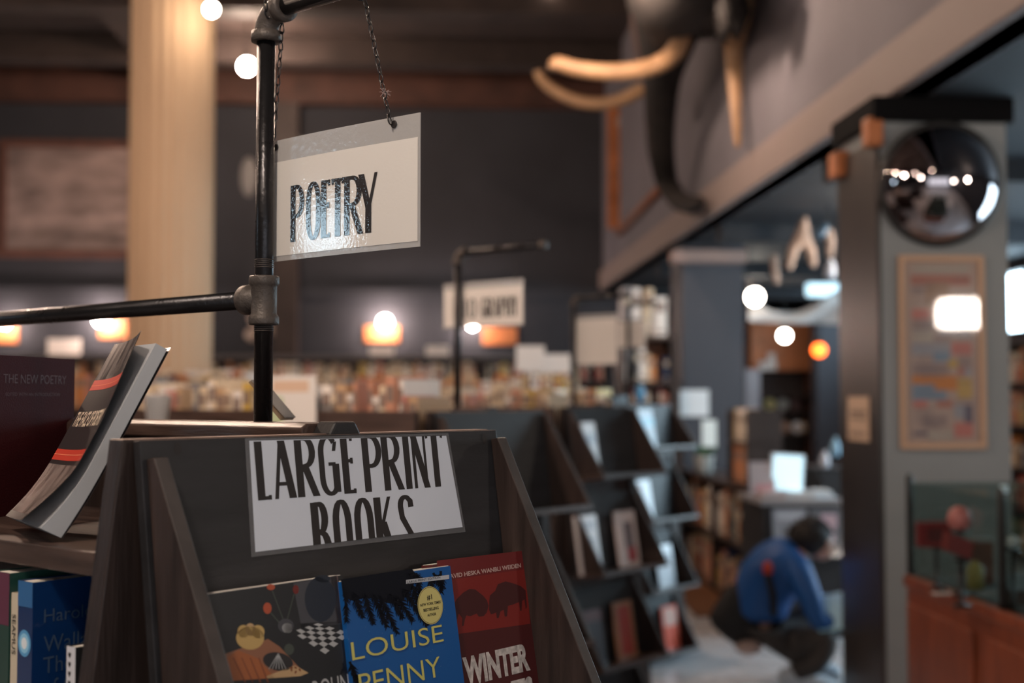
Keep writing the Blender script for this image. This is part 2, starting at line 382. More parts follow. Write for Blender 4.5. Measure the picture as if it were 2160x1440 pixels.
def bookcase(M, label, length=1.6, face=False, group=None):
    t = thing('bookcase', label, 'bookcase', M, group)
    def hw(z): return .2665 + .13 * (1.513 - z)
    mb = MB(); z0, z1 = 0, 1.513
    mb.hexa([(-hw(z0), .021, z0), (hw(z0) - .03, .021, z0), (hw(z0) - .03, .043, z0), (-hw(z0), .043, z0),
             (-hw(z1), .021, z1), (hw(z1) - .03, .021, z1), (hw(z1) - .03, .043, z1), (-hw(z1), .043, z1)])
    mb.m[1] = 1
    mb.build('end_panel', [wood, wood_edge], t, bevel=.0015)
    mb = MB().hexa([(-hw(z0), length, z0), (hw(z0), length, z0), (hw(z0), length + .022, z0), (-hw(z0), length + .022, z0),
                    (-hw(z1), length, z1), (hw(z1), length, z1), (hw(z1), length + .022, z1), (-hw(z1), length + .022, z1)])
    mb.build('end_panel', wood, t)
    MB().box(-.009, .009, .045, length - .002, .05, 1.504).build('divider', wood, t)
    mb = MB().prism([(-.036, 0, 1.505), (.036, 0, 1.505), (.036, 0, 1.519), (.028, 0, 1.5235), (-.028, 0, 1.5235), (-.036, 0, 1.519)], (0, length + .02, 0))
    o = mb.build('top_rail', wood_h, t, M=Matrix.Translation((0, .0445, 0)), bevel=.002)
    MB().prism([(-.012, .015, 1.500), (.012, .015, 1.500), (.023, .015, 1.511), (.014, .015, 1.5255), (-.014, .015, 1.5255), (-.023, .015, 1.511)], (0, .03, 0)).build('rail_end', woodblk, t, bevel=.003)
    for z in (1.411, 1.15, .80, .42, .08):
        MB().box(-hw(z) + .0, -.010, .0435, length - .001, z - .022, z).build('shelf_board', wood_h, t, bevel=.0015)
        MB().box(.010, hw(z) - .01, .0435, length - .001, z - .022, z).build('shelf_board', wood_h, t)
    if face:
        MB().box(-.315, -.293, .04, length, 1.33, 1.513).build('face_board', wood_h, t)
    return t

def display_rack(M, label, ledges, group=None, near=False):
    t = thing('display_rack', label, 'display rack', M, group)
    for i, zl in enumerate(ledges):
        top = 0.0625 if i == 0 else (zl + .33 - 1.4505)
        dz = 0 if i == 0 else (zl + .33 - 1.513)          # lower tiers repeat the same slope
        vb = -(1.513 - (zl - dz)) / C8 + .0625
        def q(u, v, off): p = PP(u, v, off); return (p[0], p[1], p[2] + dz)
        mb = MB().hexa([q(-.257, vb, 0), q(.237, vb, 0), q(.237, vb, -.011), q(-.257, vb, -.011), q(-.257, .0625, 0), q(.237, .0625, 0), q(.237, .0625, -.011), q(-.257, .0625, -.011)])
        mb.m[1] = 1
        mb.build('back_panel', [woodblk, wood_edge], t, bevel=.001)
        D = .145
        for u0, u1, vt in ((-.252, -.236, .045), (.224, .240, .052)):
            mb = MB(); d0 = .012
            mb.hexa([q(u0, vb, D), q(u1, vb, D), q(u1, vb, .0005), q(u0, vb, .0005), q(u0, vt, d0), q(u1, vt, d0), q(u1, vt, .0005), q(u0, vt, .0005)])
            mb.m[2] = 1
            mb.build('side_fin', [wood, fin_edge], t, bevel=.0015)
        mb = MB().hexa([q(-.252, vb - .018, D + .004), q(.24, vb - .018, D + .004), q(.24, vb - .018, -.005), q(-.252, vb - .018, -.005),
                        q(-.252, vb - .0005, D + .004), q(.24, vb - .0005, D + .004), q(.24, vb - .0005, -.005), q(-.252, vb - .0005, -.005)])
        mb.build('ledge', wood_h, t, bevel=.001)
        if i == 0 and near:
            mb = MB()                                     # screw holes
            for x, y in ((374, 946), (1021, 925)):
                u, v = panel_uv(x, y); c = Vector(q(u, v, .0004)); e = .004
                mb.add([q(u + e * cos(a * pi / 4), v + 1.6 * e * sin(a * pi / 4), .0005) for a in range(8)], [tuple(range(8))])
            mb.build('screw_hole', ink, t)
    if len(ledges) > 1:
        for u0 in (-.25, .215):
            MB().box(u0, u0 + .02, .000, .020, 0, 1.2).build('upright', wood, t)
    return t

def coupling(mb, c, r, h, axis='z'):
    mb.lathe([(r * 1.18, -h), (r * 1.55, -h), (r * 1.62, -h + .002), (r * 1.62, -h + .009), (r * 1.5, -h + .011), (r * 1.38, -h + .013),
              (r * 1.38, h - .013), (r * 1.5, h - .011), (r * 1.62, h - .009), (r * 1.62, h - .002), (r * 1.55, h), (r * 1.18, h)], c, axis, 24)
def pipe_post(M, label, x=.027, y=.186, ztop=2.005, arm=.34, cross=True, zb=1.5235, group=None, r=.0109):
    t = thing('pipe_sign_post', label, 'sign post', M @ Matrix.Translation((x, y, zb)), group)
    o = -zb
    MB().tube([(0, 0, 0), (0, 0, ztop - .03 + o)], r, 20).build('pole', iron, t)
    threads = []
    for zc in (1.628, 1.702):                             # screw thread
        mb = MB(); threads.append(mb)
        for k in range(5): z = zc + o + k * .0022; mb.lathe([(r * 1.0, 0), (r * 1.09, .0006), (r * 1.0, .0012)], (0, 0, z), 'z', 20)
    pts = []
    for k in range(9):
        a = pi / 2 * k / 8; pts.append((0, -.026 * (1 - cos(a)), ztop - .026 + .026 * sin(a) + o))
    e = MB().tube(pts, r * 1.28, 18)
    e.lathe([(r * 1.1, -.006), (r * 1.6, -.006), (r * 1.65, 0), (r * 1.6, .006), (r * 1.2, .007)], (0, 0, ztop - .030 + o), 'z', 22)
    e.lathe([(r * 1.1, -.006), (r * 1.6, -.006), (r * 1.65, 0), (r * 1.6, .006), (r * 1.2, .007)], (0, -.030, ztop + o), 'y', 22)
    e.build('elbow', fitting, t)
    MB().tube([(0, -.028, ztop + o), (0, -arm, ztop + o)], r, 18).build('arm', iron, t)
    MB().lathe([(r * .6, -.012), (r * 1.3, -.012), (r * 1.35, .004), (r * 1.1, .006)], (0, -arm, ztop + o), 'y', 18).build('end_cap', fitting, t)
    if cross:
        tm = MB(); coupling(tm, (0, 0, 1.664 + o), r, .0285)
        tm.lathe([(r * 1.3, 0), (r * 1.35, .020), (r * 1.62, .022), (r * 1.66, .026), (r * 1.62, .034), (r * 1.1, .036)], (0, 0, 1.666 + o), 'y', 24)
        tm.build('tee_fitting', fitting, t)
        MB().tube([(0, .03, 1.666 + o), (0, 1.35, 1.6665 + o)], r, 20).build('cross_pipe', iron, t)
        for m_ in threads: m_.build('thread', fitting, t)
    return t

def chain(M, p0, p1, label, loop_c=None, group=None, sag=0.0):
    """twisted two-loop links hanging from p0 to p1 (frame M)"""
    p0, p1 = Vector(p0), Vector(p1); mb = MB(); Ltot = (p1 - p0).length; pitch = .0098; n = max(2, int(Ltot / pitch)); d = (p1 - p0).normalized()
    s0 = Vector((0, 1, 0)); s0 = (s0 - d * s0.dot(d)).normalized(); t0 = d.cross(s0)
    for i in range(n):
        c = p0 + (p1 - p0) * ((i + .5) / n); a = s0 if i % 2 else t0; a2 = (a + (t0 if i % 2 else s0) * .25).normalized()
        pts = []
        for k in range(14):
            an = 2 * pi * k / 14; w_ = .0034 * (1 - .45 * cos(an))       # pear shaped link
            pts.append(c + d * (-.0062 * cos(an)) + a2 * w_ * sin(an))
        mb.tube(pts, .00085, 6, closed=True)
    if loop_c is not None:                                # loop round the pipe
        c = Vector(loop_c)
        for k in range(10):
            an = 2 * pi * k / 10; q = c + Vector((.0145 * cos(an), 0, .0145 * sin(an))); pts = []
            tn = Vector((-sin(an), 0, cos(an))); sd = Vector((0, 1, 0)) if k % 2 else Vector((cos(an), 0, sin(an)))
            for j in range(12):
                b_ = 2 * pi * j / 12; pts.append(q + tn * .0058 * cos(b_) + sd * .003 * sin(b_))
            mb.tube(pts, .0009, 6, closed=True)
    return single('hanging_chain', mb, chainm, label, 'chain', M, group)

def word(mb, letters, y0, y1, mp, m=0, lo=-9, hi=9, thick=.064):
    for ch, a, b in letters: letter(mb, ch, a, b, y0, y1, mp, m, lo, hi, thick)

# ---------------------------------------------------------------- the near unit
bookcase(MG, 'dark wooden double sided bookcase in the left foreground', 1.75)
display_rack(MG, 'near black display rack holding three face-out paperbacks', [1.125], near=True)
pipe_post(MG, 'nearest black iron pipe post with a cross pipe', arm=.42)

# poetry sign, hung in the plane of the pipe
sx = .042; sy = .186
def sp(l, z, d=0.0):                    # l runs along the bookcase, away from the pole
    return (sx - d - .004 * (1 - ((l + .11) / .14) ** 2) * 1.0, sy + l, z)
t = thing('hanging_sign', 'laminated white sign reading POETRY on two chains', 'sign', MG @ Matrix.Translation((0, 0, 0)))
def sheet(l0, l1, z0, z1, d, mp, th=.0006, n=14, m=0, mb=None):
    mb = mb or MB(); 
    for s_ in (0, 1):
        vs = []; fs = []
        for i in range(n + 1):
            l = l0 + (l1 - l0) * i / n
            vs += [mp(l, z0, d - th * s_), mp(l, z1, d - th * s_)]
        for i in range(n): q = (2 * i, 2 * i + 2, 2 * i + 3, 2 * i + 1); fs.append(q if s_ else q[::-1])
        mb.add(vs, fs, m, True)
    return mb
f = sheet(.033, -.2385, 1.7105, 1.8535, .0, sp, .0010)
f.build('laminate_pouch', film, t)
pb = sheet(.030, -.2355, 1.7165, 1.8275, .0004, sp, .0003)
P_ = [('P', -.0330, -.0575), ('O', -.0605, -.0860), ('E', -.0870, -.1045), ('T', -.1020, -.1270), ('R', -.1255, -.1555), ('Y', -.1480, -.1790)]
word(pb, [(c, -a, -b) for c, a, b in P_], 1.7310, 1.7965, lambda l, z: sp(-l, z, .0009), 1, thick=.062)
pb.build('paper_insert', [glossy_paper, ink_gl], t)
g = MB()
for l, z in ((-.2015, 1.8455), (-.004, 1.8455)):
    g.tube([Vector(sp(l, z, .001)) + Vector((0, .0036 * cos(a * pi / 6), .0036 * sin(a * pi / 6))) for a in range(12)], .0009, 6, closed=True)
    g.add([Vector(sp(l, z, .0014)) + Vector((0, .0034 * cos(a * pi / 6), .0034 * sin(a * pi / 6))) for a in range(12)], [tuple(range(12))])
g.build('punched_hole', ink, t)
chain(MG, (sx - .004, sy - .016, 1.990), (sx - .008, sy - .0055, 1.8455), 'left chain of the POETRY sign, beside the iron pole', (.027, sy - .016, 2.005))
chain(MG, (sx - .006, sy - .158, 1.990), (sx - .008, sy - .2010, 1.8455), 'right chain of the POETRY sign, away from the pole', (.027, sy - .156, 2.005))
# dust fluff caught on the right chain
mb = MB(); random.seed(5); c0 = Vector(sp(-.1925, 1.880, .006))
for k in range(26):
    d = Vector((random.uniform(-1, 1), random.uniform(-1.2, .6), random.uniform(-.7, .7))).normalized() * random.uniform(.003, .008)
    mb.tube([c0 + Vector([random.uniform(-.002, .002) for _ in range(3)]), c0 + d * .6, c0 + d + Vector((0, 0, -.001))], .00025, 4)
single('dust_tuft', mb, mat('pink_grey_dust', (.5, .38, .36), .9), 'pinkish tuft of dust caught on the right chain', 'dust', MG)

# large print sign, stuck on the display panel
t = thing('label_sign', 'laminated LARGE PRINT BOOKS sign on the near display rack', 'sign', MG)
mp = lambda u, v: PP(u, v, .0010)
def quad(mb, a, b, c, d, off, m=0, th=0.0): mb.add([PP(*a, off), PP(*b, off), PP(*c, off), PP(*d, off)], [(0, 1, 2, 3)], m)
mb = MB(); A_, B_, C_, D_ = (-.1424, -.0530), (.1635, -.0533), (.1512, .0603), (-.1391, .0612)
mb.hexa([PP(*A_, .0007), PP(*B_, .0007), PP(*B_, .0001), PP(*A_, .0001), PP(*D_, .0007), PP(*C_, .0007), PP(*C_, .0001), PP(*D_, .0001)])
mb.build('laminate_pouch', film_dark, t)
mb = MB(); quad(mb, (-.1377, -.0487), (.1590, -.0475), (.1470, .0573), (-.1345, .0587), .0009)
LP = [('L', -.1290, -.1100), ('A', -.1092, -.0808), ('R', -.0785, -.0498), ('G', -.0485, -.0195), ('E', -.0160, .0030), ('P', .0140, .0420), ('R', .0428, .0720),
      ('I', .0745, .0855), ('N', .0875, .1125), ('T', .1090, .1420)]
word(mb, LP, .0002, .0612, mp, 1, hi=.0578, thick=.070)
BK = [('B', -.0640, -.0395), ('O', -.0362, -.0098), ('O', -.0062, .0215), ('K', .0240, .0520), ('S', .0560, .0840)]
word(mb, BK, -.0720, -.0062, mp, 1, lo=-.0484, thick=.070)
mb.build('paper_insert', [matte_lam, ink], t)

# ---------------------------------------------------------------- three face-out paperbacks
def slab_book(name, label, u0, u1, vb, vt, o0, th, cover_mats, art, skew=0.0):
    """a paperback leaning on the panel: back at offset o0, cover at o0+th"""
    t = thing(name, label, 'book', MG)
    oc = o0 + th
    def q(u, v, off): return PP(u + skew * (v - vt), v, off + (vt - v) * .03)
    mb = MB().hexa([q(u0 + .001, vb + .001, oc - .0008), q(u1 - .002, vb + .001, oc - .0008), q(u1 - .002, vb + .001, o0 + .0008), q(u0 + .001, vb + .001, o0 + .0008),
                    q(u0 + .001, vt + .0006, oc - .0008), q(u1 - .002, vt + .0006, oc - .0008), q(u1 - .002, vt + .0006, o0 + .0008), q(u0 + .001, vt + .0006, o0 + .0008)])
    mb.build('page_block', pages, t)
    mb = MB()
    for a, b in ((oc, oc - .0007), (o0 + .0007, o0)):
        mb.hexa([q(u0, vb, a), q(u1, vb, a), q(u1, vb, b), q(u0, vb, b), q(u0, vt, a), q(u1, vt, a), q(u1, vt, b), q(u0, vt, b)])
    mb.hexa([q(u0 - .0007, vb, oc), q(u0, vb, oc), q(u0, vb, o0), q(u0 - .0007, vb, o0), q(u0 - .0007, vt, oc), q(u0, vt, oc), q(u0, vt, o0), q(u0 - .0007, vt, o0)])
    lay = [0]
    def m3(u, v, k=None):
        return q(u, v, oc + .00012 * lay[0])
    art(mb, m3, lay)
    mb.build('cover', cover_mats, t)
    return t
def poly(mb, m3, pts, m): mb.add([m3(*p) for p in pts], [tuple(range(len(pts)))], m)
def ell(mb, m3, cx, cy, rx, ry, m, n=28, rot=0, a0=0, a1=360):
    c, s_ = cos(radians(rot)), sin(radians(rot)); P = []
    for k in range(n):
        a = radians(a0 + (a1 - a0) * k / n); x, y = rx * cos(a), ry * sin(a); P.append((cx + x * c - y * s_, cy + x * s_ + y * c))
    poly(mb, m3, P, m)

BOT = -.335
# left: still life cover
OF = .030
def still_life(mb, m3, lay):
    uv = lambda x, y: panel_uv(400 + x / 2.512, 1140 + y / 2.512, OF + .003)
    def P(pts, m): poly(mb, m3, [uv(*p) for p in pts], m)
    def E(x, y, rx, ry, m, rot=0):
        P([(x + rx * cos(a) * cos(rot) - ry * sin(a) * sin(rot), y + rx * cos(a) * sin(rot) + ry * sin(a) * cos(rot)) for a in [2 * pi * k / 26 for k in range(26)]], m)
    lay[0] = 1
    P([(560, 225), (790, 183), (812, 440), (600, 470), (570, 300)], 2)                      # grey wall
    P([(755, 190), (795, 184), (815, 430), (790, 440)], 3)                                  # pinkish strip
    P([(150, 480), (540, 440), (815, 425), (842, 740), (230, 753)], 1)                      # table
    lay[0] = 2
    E(700, 310, 82, 120, 4)                                                                 # dark blue jug
    E(715, 200, 40, 20, 4)
    P([(190, 600), (420, 520), (480, 560), (600, 690), (520, 720), (400, 753), (200, 753)], 5)   # tan cloth
    E(420, 357, 22, 30, 6); E(440, 245, 22, 16, 6); E(572, 258, 16, 24, 10)
    P([(432, 380), (440, 380), (500, 450), (494, 455)], 8); P([(560, 280), (566, 280), (520, 440), (514, 440)], 8); P([(444, 262), (450, 262), (510, 430), (504, 430)], 8)
    lay[0] = 3
    E(515, 450, 42, 38, 2); E(523, 462, 28, 26, 9)                                          # glass vase
    P([(200, 620), (260, 580), (360, 620), (430, 700), (470, 753), (225, 753)], 7)          # pumpkin
    E(325, 515, 74, 62, 11); E(290, 480, 30, 34, 11); E(368, 482, 34, 36, 11); E(327, 470, 26, 34, 12)  # pale gourd
    E(470, 640, 80, 48, 13, .2)                                                             # dark pod
    P([(400, 720), (560, 660), (630, 700), (520, 745), (420, 753)], 12)
    E(530, 575, 26, 30, 8)
    lay[0] = 4
    for k in range(6): x = 420 + k * 18; P([(470, 596), (474, 596), (x + 3, 680), (x, 680)], 9)
    for k in range(4): P([(230 + k * 45, 620), (236 + k * 45, 618), (300 + k * 40, 750), (290 + k * 40, 750)], 14)
    for k in range(5): E(540 + (k % 3) * 22, 672 + (k // 2) * 12, 9, 5, 14, .5 * k)
    # checkerboard in perspective
    c00, c10, c11, c01 = (684, 436), (860, 490), (720, 600), (545, 482)
    def cb(i, j):
        a, b = i / 6, j / 6; x = (c00[0] * (1 - a) * (1 - b) + c10[0] * a * (1 - b) + c11[0] * a * b + c01[0] * (1 - a) * b)
        y = (c00[1] * (1 - a) * (1 - b) + c10[1] * a * (1 - b) + c11[1] * a * b + c01[1] * (1 - a) * b); return min(x, 829), y
    for i in range(6):
        for j in range(6):
            if (i + j) % 2 == 0: P([cb(i, j), cb(i + 1, j), cb(i + 1, j + 1), cb(i, j + 1)], 9)
    P([(230, 742), (842, 700), (846, 753), (846, 790), (230, 790)], 1)
    lay[0] = 5
    a = uv(648, 753); b = uv(838, 712)
    text(mb, 'ROUN', a[0], b[0], a[1] - .016, a[1] + .0015, m3, 9)
a = panel_uv(441, 1250, OF + .0); b = panel_uv(721, 1213, OF)
slab_book('paperback_book', 'paperback with a still life of gourds and checkerboard cover', a[0] - .016, b[0] + .0006, BOT + .012, a[1] - .001, .012, OF - .012,
          [flat('cover_near_black', (.012, .013, .016), .4, coat=.4), flat('art_table', (.010, .011, .014), .4, coat=.4), flat('art_grey', (.055, .055, .065), .4, coat=.4), flat('art_pink', (.14, .085, .08), .4, coat=.4),
           flat('art_navy', (.012, .018, .032), .35, coat=.4), flat('art_tan', (.26, .105, .055), .4, coat=.4), flat('art_orange', (.42, .075, .03), .4, coat=.4), flat('art_pumpkin', (.34, .10, .03), .4, coat=.4),
           flat('art_stem', (.05, .06, .05), .4), flat('art_white', (.42, .42, .42), .4, coat=.4), flat('art_dark_red', (.15, .015, .012), .4), flat('art_gourd', (.52, .34, .12), .4, coat=.4), flat('art_sand', (.50, .32, .16), .4, coat=.4),
           flat('art_pod', (.018, .016, .018), .4), flat('art_shade', (.20, .055, .02), .4)], still_life)

# right: dark red cover with two bison
OR = .030
def bison_cover(mb, m3, lay):
    uv = lambda x, y: panel_uv(400 + x / 2.512, 1140 + y / 2.512, OR + .003)
    def P(pts, m): poly(mb, m3, [uv(*p) for p in pts], m)
    lay[0] = 1
    P([(1320, 105), (1775, 52), (1790, 150), (1330, 215)], 1)
    P([(1330, 215), (1790, 150), (1806, 440), (1345, 505)], 2)
    lay[0] = 2
    # two bison facing each other
    P([(1400, 350), (1420, 310), (1455, 275), (1490, 255), (1520, 258), (1560, 290), (1580, 315), (1588, 345), (1578, 380), (1560, 400), (1535, 402), (1525, 385), (1490, 400), (1470, 395), (1462, 415), (1455, 450), (1445, 452), (1448, 410), (1430, 385), (1420, 420), (1410, 470), (1403, 468), (1412, 400)], 3)
    P([(1592, 320), (1596, 290), (1625, 265), (1640, 230), (1680, 215), (1720, 225), (1760, 240), (1785, 262), (1790, 350), (1784, 362), (1778, 310), (1765, 320), (1762, 370), (1754, 372), (1750, 325), (1710, 340), (1690, 345), (1685, 400), (1672, 402), (1668, 365), (1650, 375), (1640, 410), (1630, 410), (1628, 380), (1600, 390), (1590, 365)], 3)
    lay[0] = 3
    a = uv(1345, 215); b = uv(1765, 150)
    h = uv(1765, 118)[1]
    text(mb, 'DAVID HESKA WANBLI WEIDEN', a[0] + .0072, b[0], a[1] + .0015, h, m3, 4, off=.02)
    a = uv(1432, 753); b = uv(1802, 686); h = uv(1790, 540)[1]
    text(mb, 'WINTER', a[0] + .007, b[0], b[1], h, m3, 5, off=.05)
    text(mb, 'COUNTS', a[0] - .001, b[0] + .001, b[1] - .044, b[1] - .006, m3, 5, off=.05)
a = panel_uv(890, 1190, OR); b = panel_uv(1106, 1162, OR)
slab_book('paperback_book', 'dark red paperback with two bison and white block title', b[0] - .155, b[0], BOT + .012, b[1] - .0005, .014, OR - .014,
          [flat('cover_dark_red', (.070, .010, .010), .4, coat=.35), flat('cover_red', (.145, .014, .014), .4, coat=.35), flat('cover_red_glow', (.20, .016, .012), .4, coat=.35), flat('bison_red', (.055, .010, .010), .4, coat=.35),
           flat('letter_pink', (.52, .36, .32), .5), mat('letter_worn_white', (.52, .47, .44), .6, var=.35, vscale=160)], bison_cover)

# middle: blue cover
OL = .0365
def blue_cover(mb, m3, lay):
    uv = lambda x, y: panel_uv(400 + x / 2.512, 1140 + y / 2.512, OL + .003)
    def P(pts, m): poly(mb, m3, [uv(*p) for p in pts], m)
    random.seed(11); lay[0] = 1
    P([(812, 205), (1080, 162), (1190, 150), (1215, 185), (1190, 250), (1150, 300), (1120, 340), (1060, 330), (1000, 310), (940, 300), (880, 320), (822, 300)], 1)
    lay[0] = 2
    def twig(x, y, dx, dy, l, w_):
        px_, py_ = -dy, dx
        P([(x - px_ * w_, y - py_ * w_), (x + px_ * w_, y + py_ * w_), (x + dx * l + px_ * w_ * .25, y + dy * l + py_ * w_ * .25), (x + dx * l - px_ * w_ * .25, y + dy * l - py_ * w_ * .25)], 1)
    for x, y, ang, L_ in ((830, 230, 88, 200), (870, 260, 70, 160), (930, 260, 75, 190), (975, 270, 68, 200), (1010, 280, 66, 230), (1060, 270, 62, 160), (1100, 280, 60, 170), (1130, 240, 58, 250), (1180, 220, 70, 150), (1210, 170, 80, 130),
                          (1150, 170, 20, 90), (1300, 170, 60, 90), (1340, 160, 90, 110), (1280, 190, 75, 60), (850, 640, 70, 100), (860, 700, 60, 60)):
        dx, dy = cos(radians(ang)), sin(radians(ang)); x1 = min(x, 1360)
        lay[0] = 2; twig(x1, y, dx, dy, L_, 7)
        k = 12
        while k < L_:
            lay[0] = 3
            for sgn in (-1, 1):
                a2 = radians(ang + sgn * random.uniform(28, 52)); l2 = random.uniform(24, 50) * (1.15 - k / L_ * .6)
                X, Y = x1 + dx * k, y + dy * k
                if X + cos(a2) * l2 < 1370 and X + cos(a2) * l2 > 815: twig(X, Y, cos(a2), sin(a2), l2, 4.0)
            k += random.uniform(5, 9)
    lay[0] = 4
    P([(1155, 207), (1383, 180), (1383, 202), (1155, 228)], 2)
    cx, cy = uv(1281, 342); ell(mb, m3, cx, cy, .0190, .0197, 3)
    lay[0] = 5; ell(mb, m3, cx, cy, .0182, .0189, 1); lay[0] = 6; ell(mb, m3, cx, cy, .0178, .0185, 3)
    a = uv(1160, 225); b = uv(1336, 205); h = uv(1336, 186)
    text(mb, 'LARGE PRINT EDITION', a[0], b[0], a[1] - .0002, h[1], m3, 1)
    lay[0] = 7
    text(mb, '#1', cx - .0042, cx + .0034, cy + .0052, cy + .0112, m3, 1, off=.02)
    text(mb, 'NEW YORK TIMES', cx - .0158, cx + .0158, cy + .0004, cy + .0032, m3, 1, shear=.25, off=.02)
    text(mb, 'BESTSELLING', cx - .0115, cx + .0115, cy - .0054, cy - .0024, m3, 1, off=.03)
    text(mb, 'AUTHOR', cx - .0066, cx + .0066, cy - .0110, cy - .0082, m3, 1, off=.03)
    a = uv(862, 628); b = uv(1347, 540); h = uv(1341, 450)
    text(mb, 'LOUISE', a[0], b[0], (a[1] + b[1]) / 2, h[1] + .0015, m3, 4, off=-.004)
    a = uv(895, 760); b = uv(1330, 700); h = uv(1330, 616)
    text(mb, 'PENNY', a[0], b[0], b[1] - .003, h[1] + .001, m3, 4, off=-.004)
    for k in range(40):
        x, y = random.uniform(840, 1360), random.uniform(300, 740); c = uv(x, y); ell(mb, m3, c[0], c[1], .00022, .00022, 2, 6)
a = panel_uv(722, 1222, OL); b = panel_uv(950, 1197, OL)
slab_book('paperback_book', 'blue large print paperback with black fir twigs and yellow letters', a[0], b[0], BOT + .012, (a[1] + b[1]) / 2, .0045, OL - .0045,
          [flat('cover_blue', (.003, .085, .30), .4, coat=.2), flat('cover_black', (.003, .004, .009), .5, spec=.2), flat('label_white', (.46, .47, .50), .45), flat('badge_yellow', (.60, .52, .19), .4), flat('letter_yellow', (.58, .53, .14), .4)], blue_cover)

# ---------------------------------------------------------------- on the near shelf: leaning paperback, burgundy book
d1 = Vector((sin(radians(57)), cos(radians(57)), 0)); w1 = Vector((sin(radians(-33)), cos(radians(-33)), 0)); th = radians(27.6)
hh = Vector((0, 0, 1)) * cos(th) + d1 * sin(th); tt = d1 * cos(th) - Vector((0, 0, 1)) * sin(th)
C0 = Vector((-.4295, 1.243, 1.413))
O0 = C0 + w1 * .150                     # x from spine to free edge, y through the pages, z up
MF = Matrix(((-w1.x, tt.x, hh.x, O0.x), (-w1.y, tt.y, hh.y, O0.y), (-w1.z, tt.z, hh.z, O0.z), (0, 0, 0, 1)))
def flipx(mb): mb.v = [(W - x, y, z) for x, y, z in mb.v]; mb.f = [f[::-1] for f in mb.f]; return mb
t = thing('paperback_book', 'curled paperback about poetry leaning back on the top shelf', 'book', MF)
H, W, TH = .210, .150, .015
mb = MB(); n = 24
def bend(z): k = max(0, 1 - z / (H * .38)); return -.014 * k * k      # the foot sags forward
for i in range(n):
    z0, z1 = H * i / n, H * (i + 1) / n
    for xx, (ya, yb) in ((0.002, (-TH + .001, -.001)),):
        mb.add([(.002, -TH + .001 + bend(z0), z0), (.002, -.001 + bend(z0) * .35, z0), (.002, -.001 + bend(z1) * .35, z1), (.002, -TH + .001 + bend(z1), z1),
                (W, -TH + .001 + bend(z0), z0), (W, -.001 + bend(z0) * .35, z0), (W, -.001 + bend(z1) * .35, z1), (W, -TH + .001 + bend(z1), z1)],
               [(0, 3, 2, 1), (0, 4, 7, 3), (4, 5, 6, 7), (1, 2, 6, 5)], 0, False)
mb.add([(.002, -TH + .001, H), (.002, -.001, H), (W, -.001, H), (W, -TH + .001, H)], [(0, 3, 2, 1)])
mb.add([(.002, -TH + .001 + bend(0), 0), (.002, -.001 + bend(0) * .35, 0), (W, -.001 + bend(0) * .35, 0), (W, -TH + .001 + bend(0), 0)], [(0, 1, 2, 3)])
flipx(mb).build('page_block', pages_w, t)
mb = MB()
def cv(x, z, d=0):     # front cover sheet, sprung open along its free edge (x small)
    f = (1 - min(1, x / W)) ** 2; zz = z / H
    return (x, -TH - .0005 + bend(z) - f * (.010 + .009 * max(0, zz - .55) * 2 + .010 * max(0, .3 - zz) * 3) - d, z)
def strip(z0, z1, m, d, x0=0.0, x1=W, nx=8, nz=6):
    for i in range(nx):
        for j in range(nz):
            a, b = x0 + (x1 - x0) * i / nx, x0 + (x1 - x0) * (i + 1) / nx; c, e = z0 + (z1 - z0) * j / nz, z0 + (z1 - z0) * (j + 1) / nz
            mb.add([cv(a, c, d), cv(b, c, d), cv(b, e, d), cv(a, e, d)], [(0, 3, 2, 1)], m, True)
strip(0, H + .004, 0, 0, nz=14); strip(0, H + .004, 3, -.0005, nz=14)
strip(.1640, H + .004, 4, .0002, nz=6); strip(.008, .068, 4, .0002, nz=6)
strip(.156, .1685, 1, .0003, nz=3); strip(.073, .0855, 1, .0003, nz=3)
strip(.1612, .1620, 5, .0005, nz=1); strip(.0790, .0798, 5, .0005, nz=1)
text(mb, 'THE FACE OF POETRY', .008, W - .006, .112, .130, lambda x, z: cv(W - x, z, .0005), 2, off=.02)
for i in range(14):
    z0, z1 = (H + .002) * i / 14, (H + .002) * (i + 1) / 14
    mb.hexa([(W, -TH - .0005 + bend(z0), z0), (W + .0008, -TH - .0005 + bend(z0), z0), (W + .0008, .0005 + bend(z0) * .4, z0), (W, .0005 + bend(z0) * .4, z0),
             (W, -TH - .0005 + bend(z1), z1), (W + .0008, -TH - .0005 + bend(z1), z1), (W + .0008, .0005 + bend(z1) * .4, z1), (W, .0005 + bend(z1) * .4, z1)], 0)
for i in range(10):
    z0, z1 = (H + .003) * i / 10, (H + .003) * (i + 1) / 10; e0 = bend(z0) * .4; e1 = bend(z1) * .4
    mb.add([(-.001, .0006 + e0, z0), (W, .0006 + e0, z0), (W, .0006 + e1, z1), (-.001, .0006 + e1, z1)], [(0, 1, 2, 3)], 0, True)
flipx(mb).build('cover', [flat('cover_soft_black', (.020, .017, .018), .35, coat=.5), flat('band_red', (.62, .045, .02), .4, coat=.4), flat('letter_beige', (.62, .50, .38), .5), flat('cover_inside', (.70, .66, .62), .6),
                   mat('photo_print', (.30, .24, .22), .22, coat=.9, var=.97, vscale=1.6, stretch=(40, 40, 9), croughness=.05), flat('band_orange', (.75, .2, .1), .5)], t)

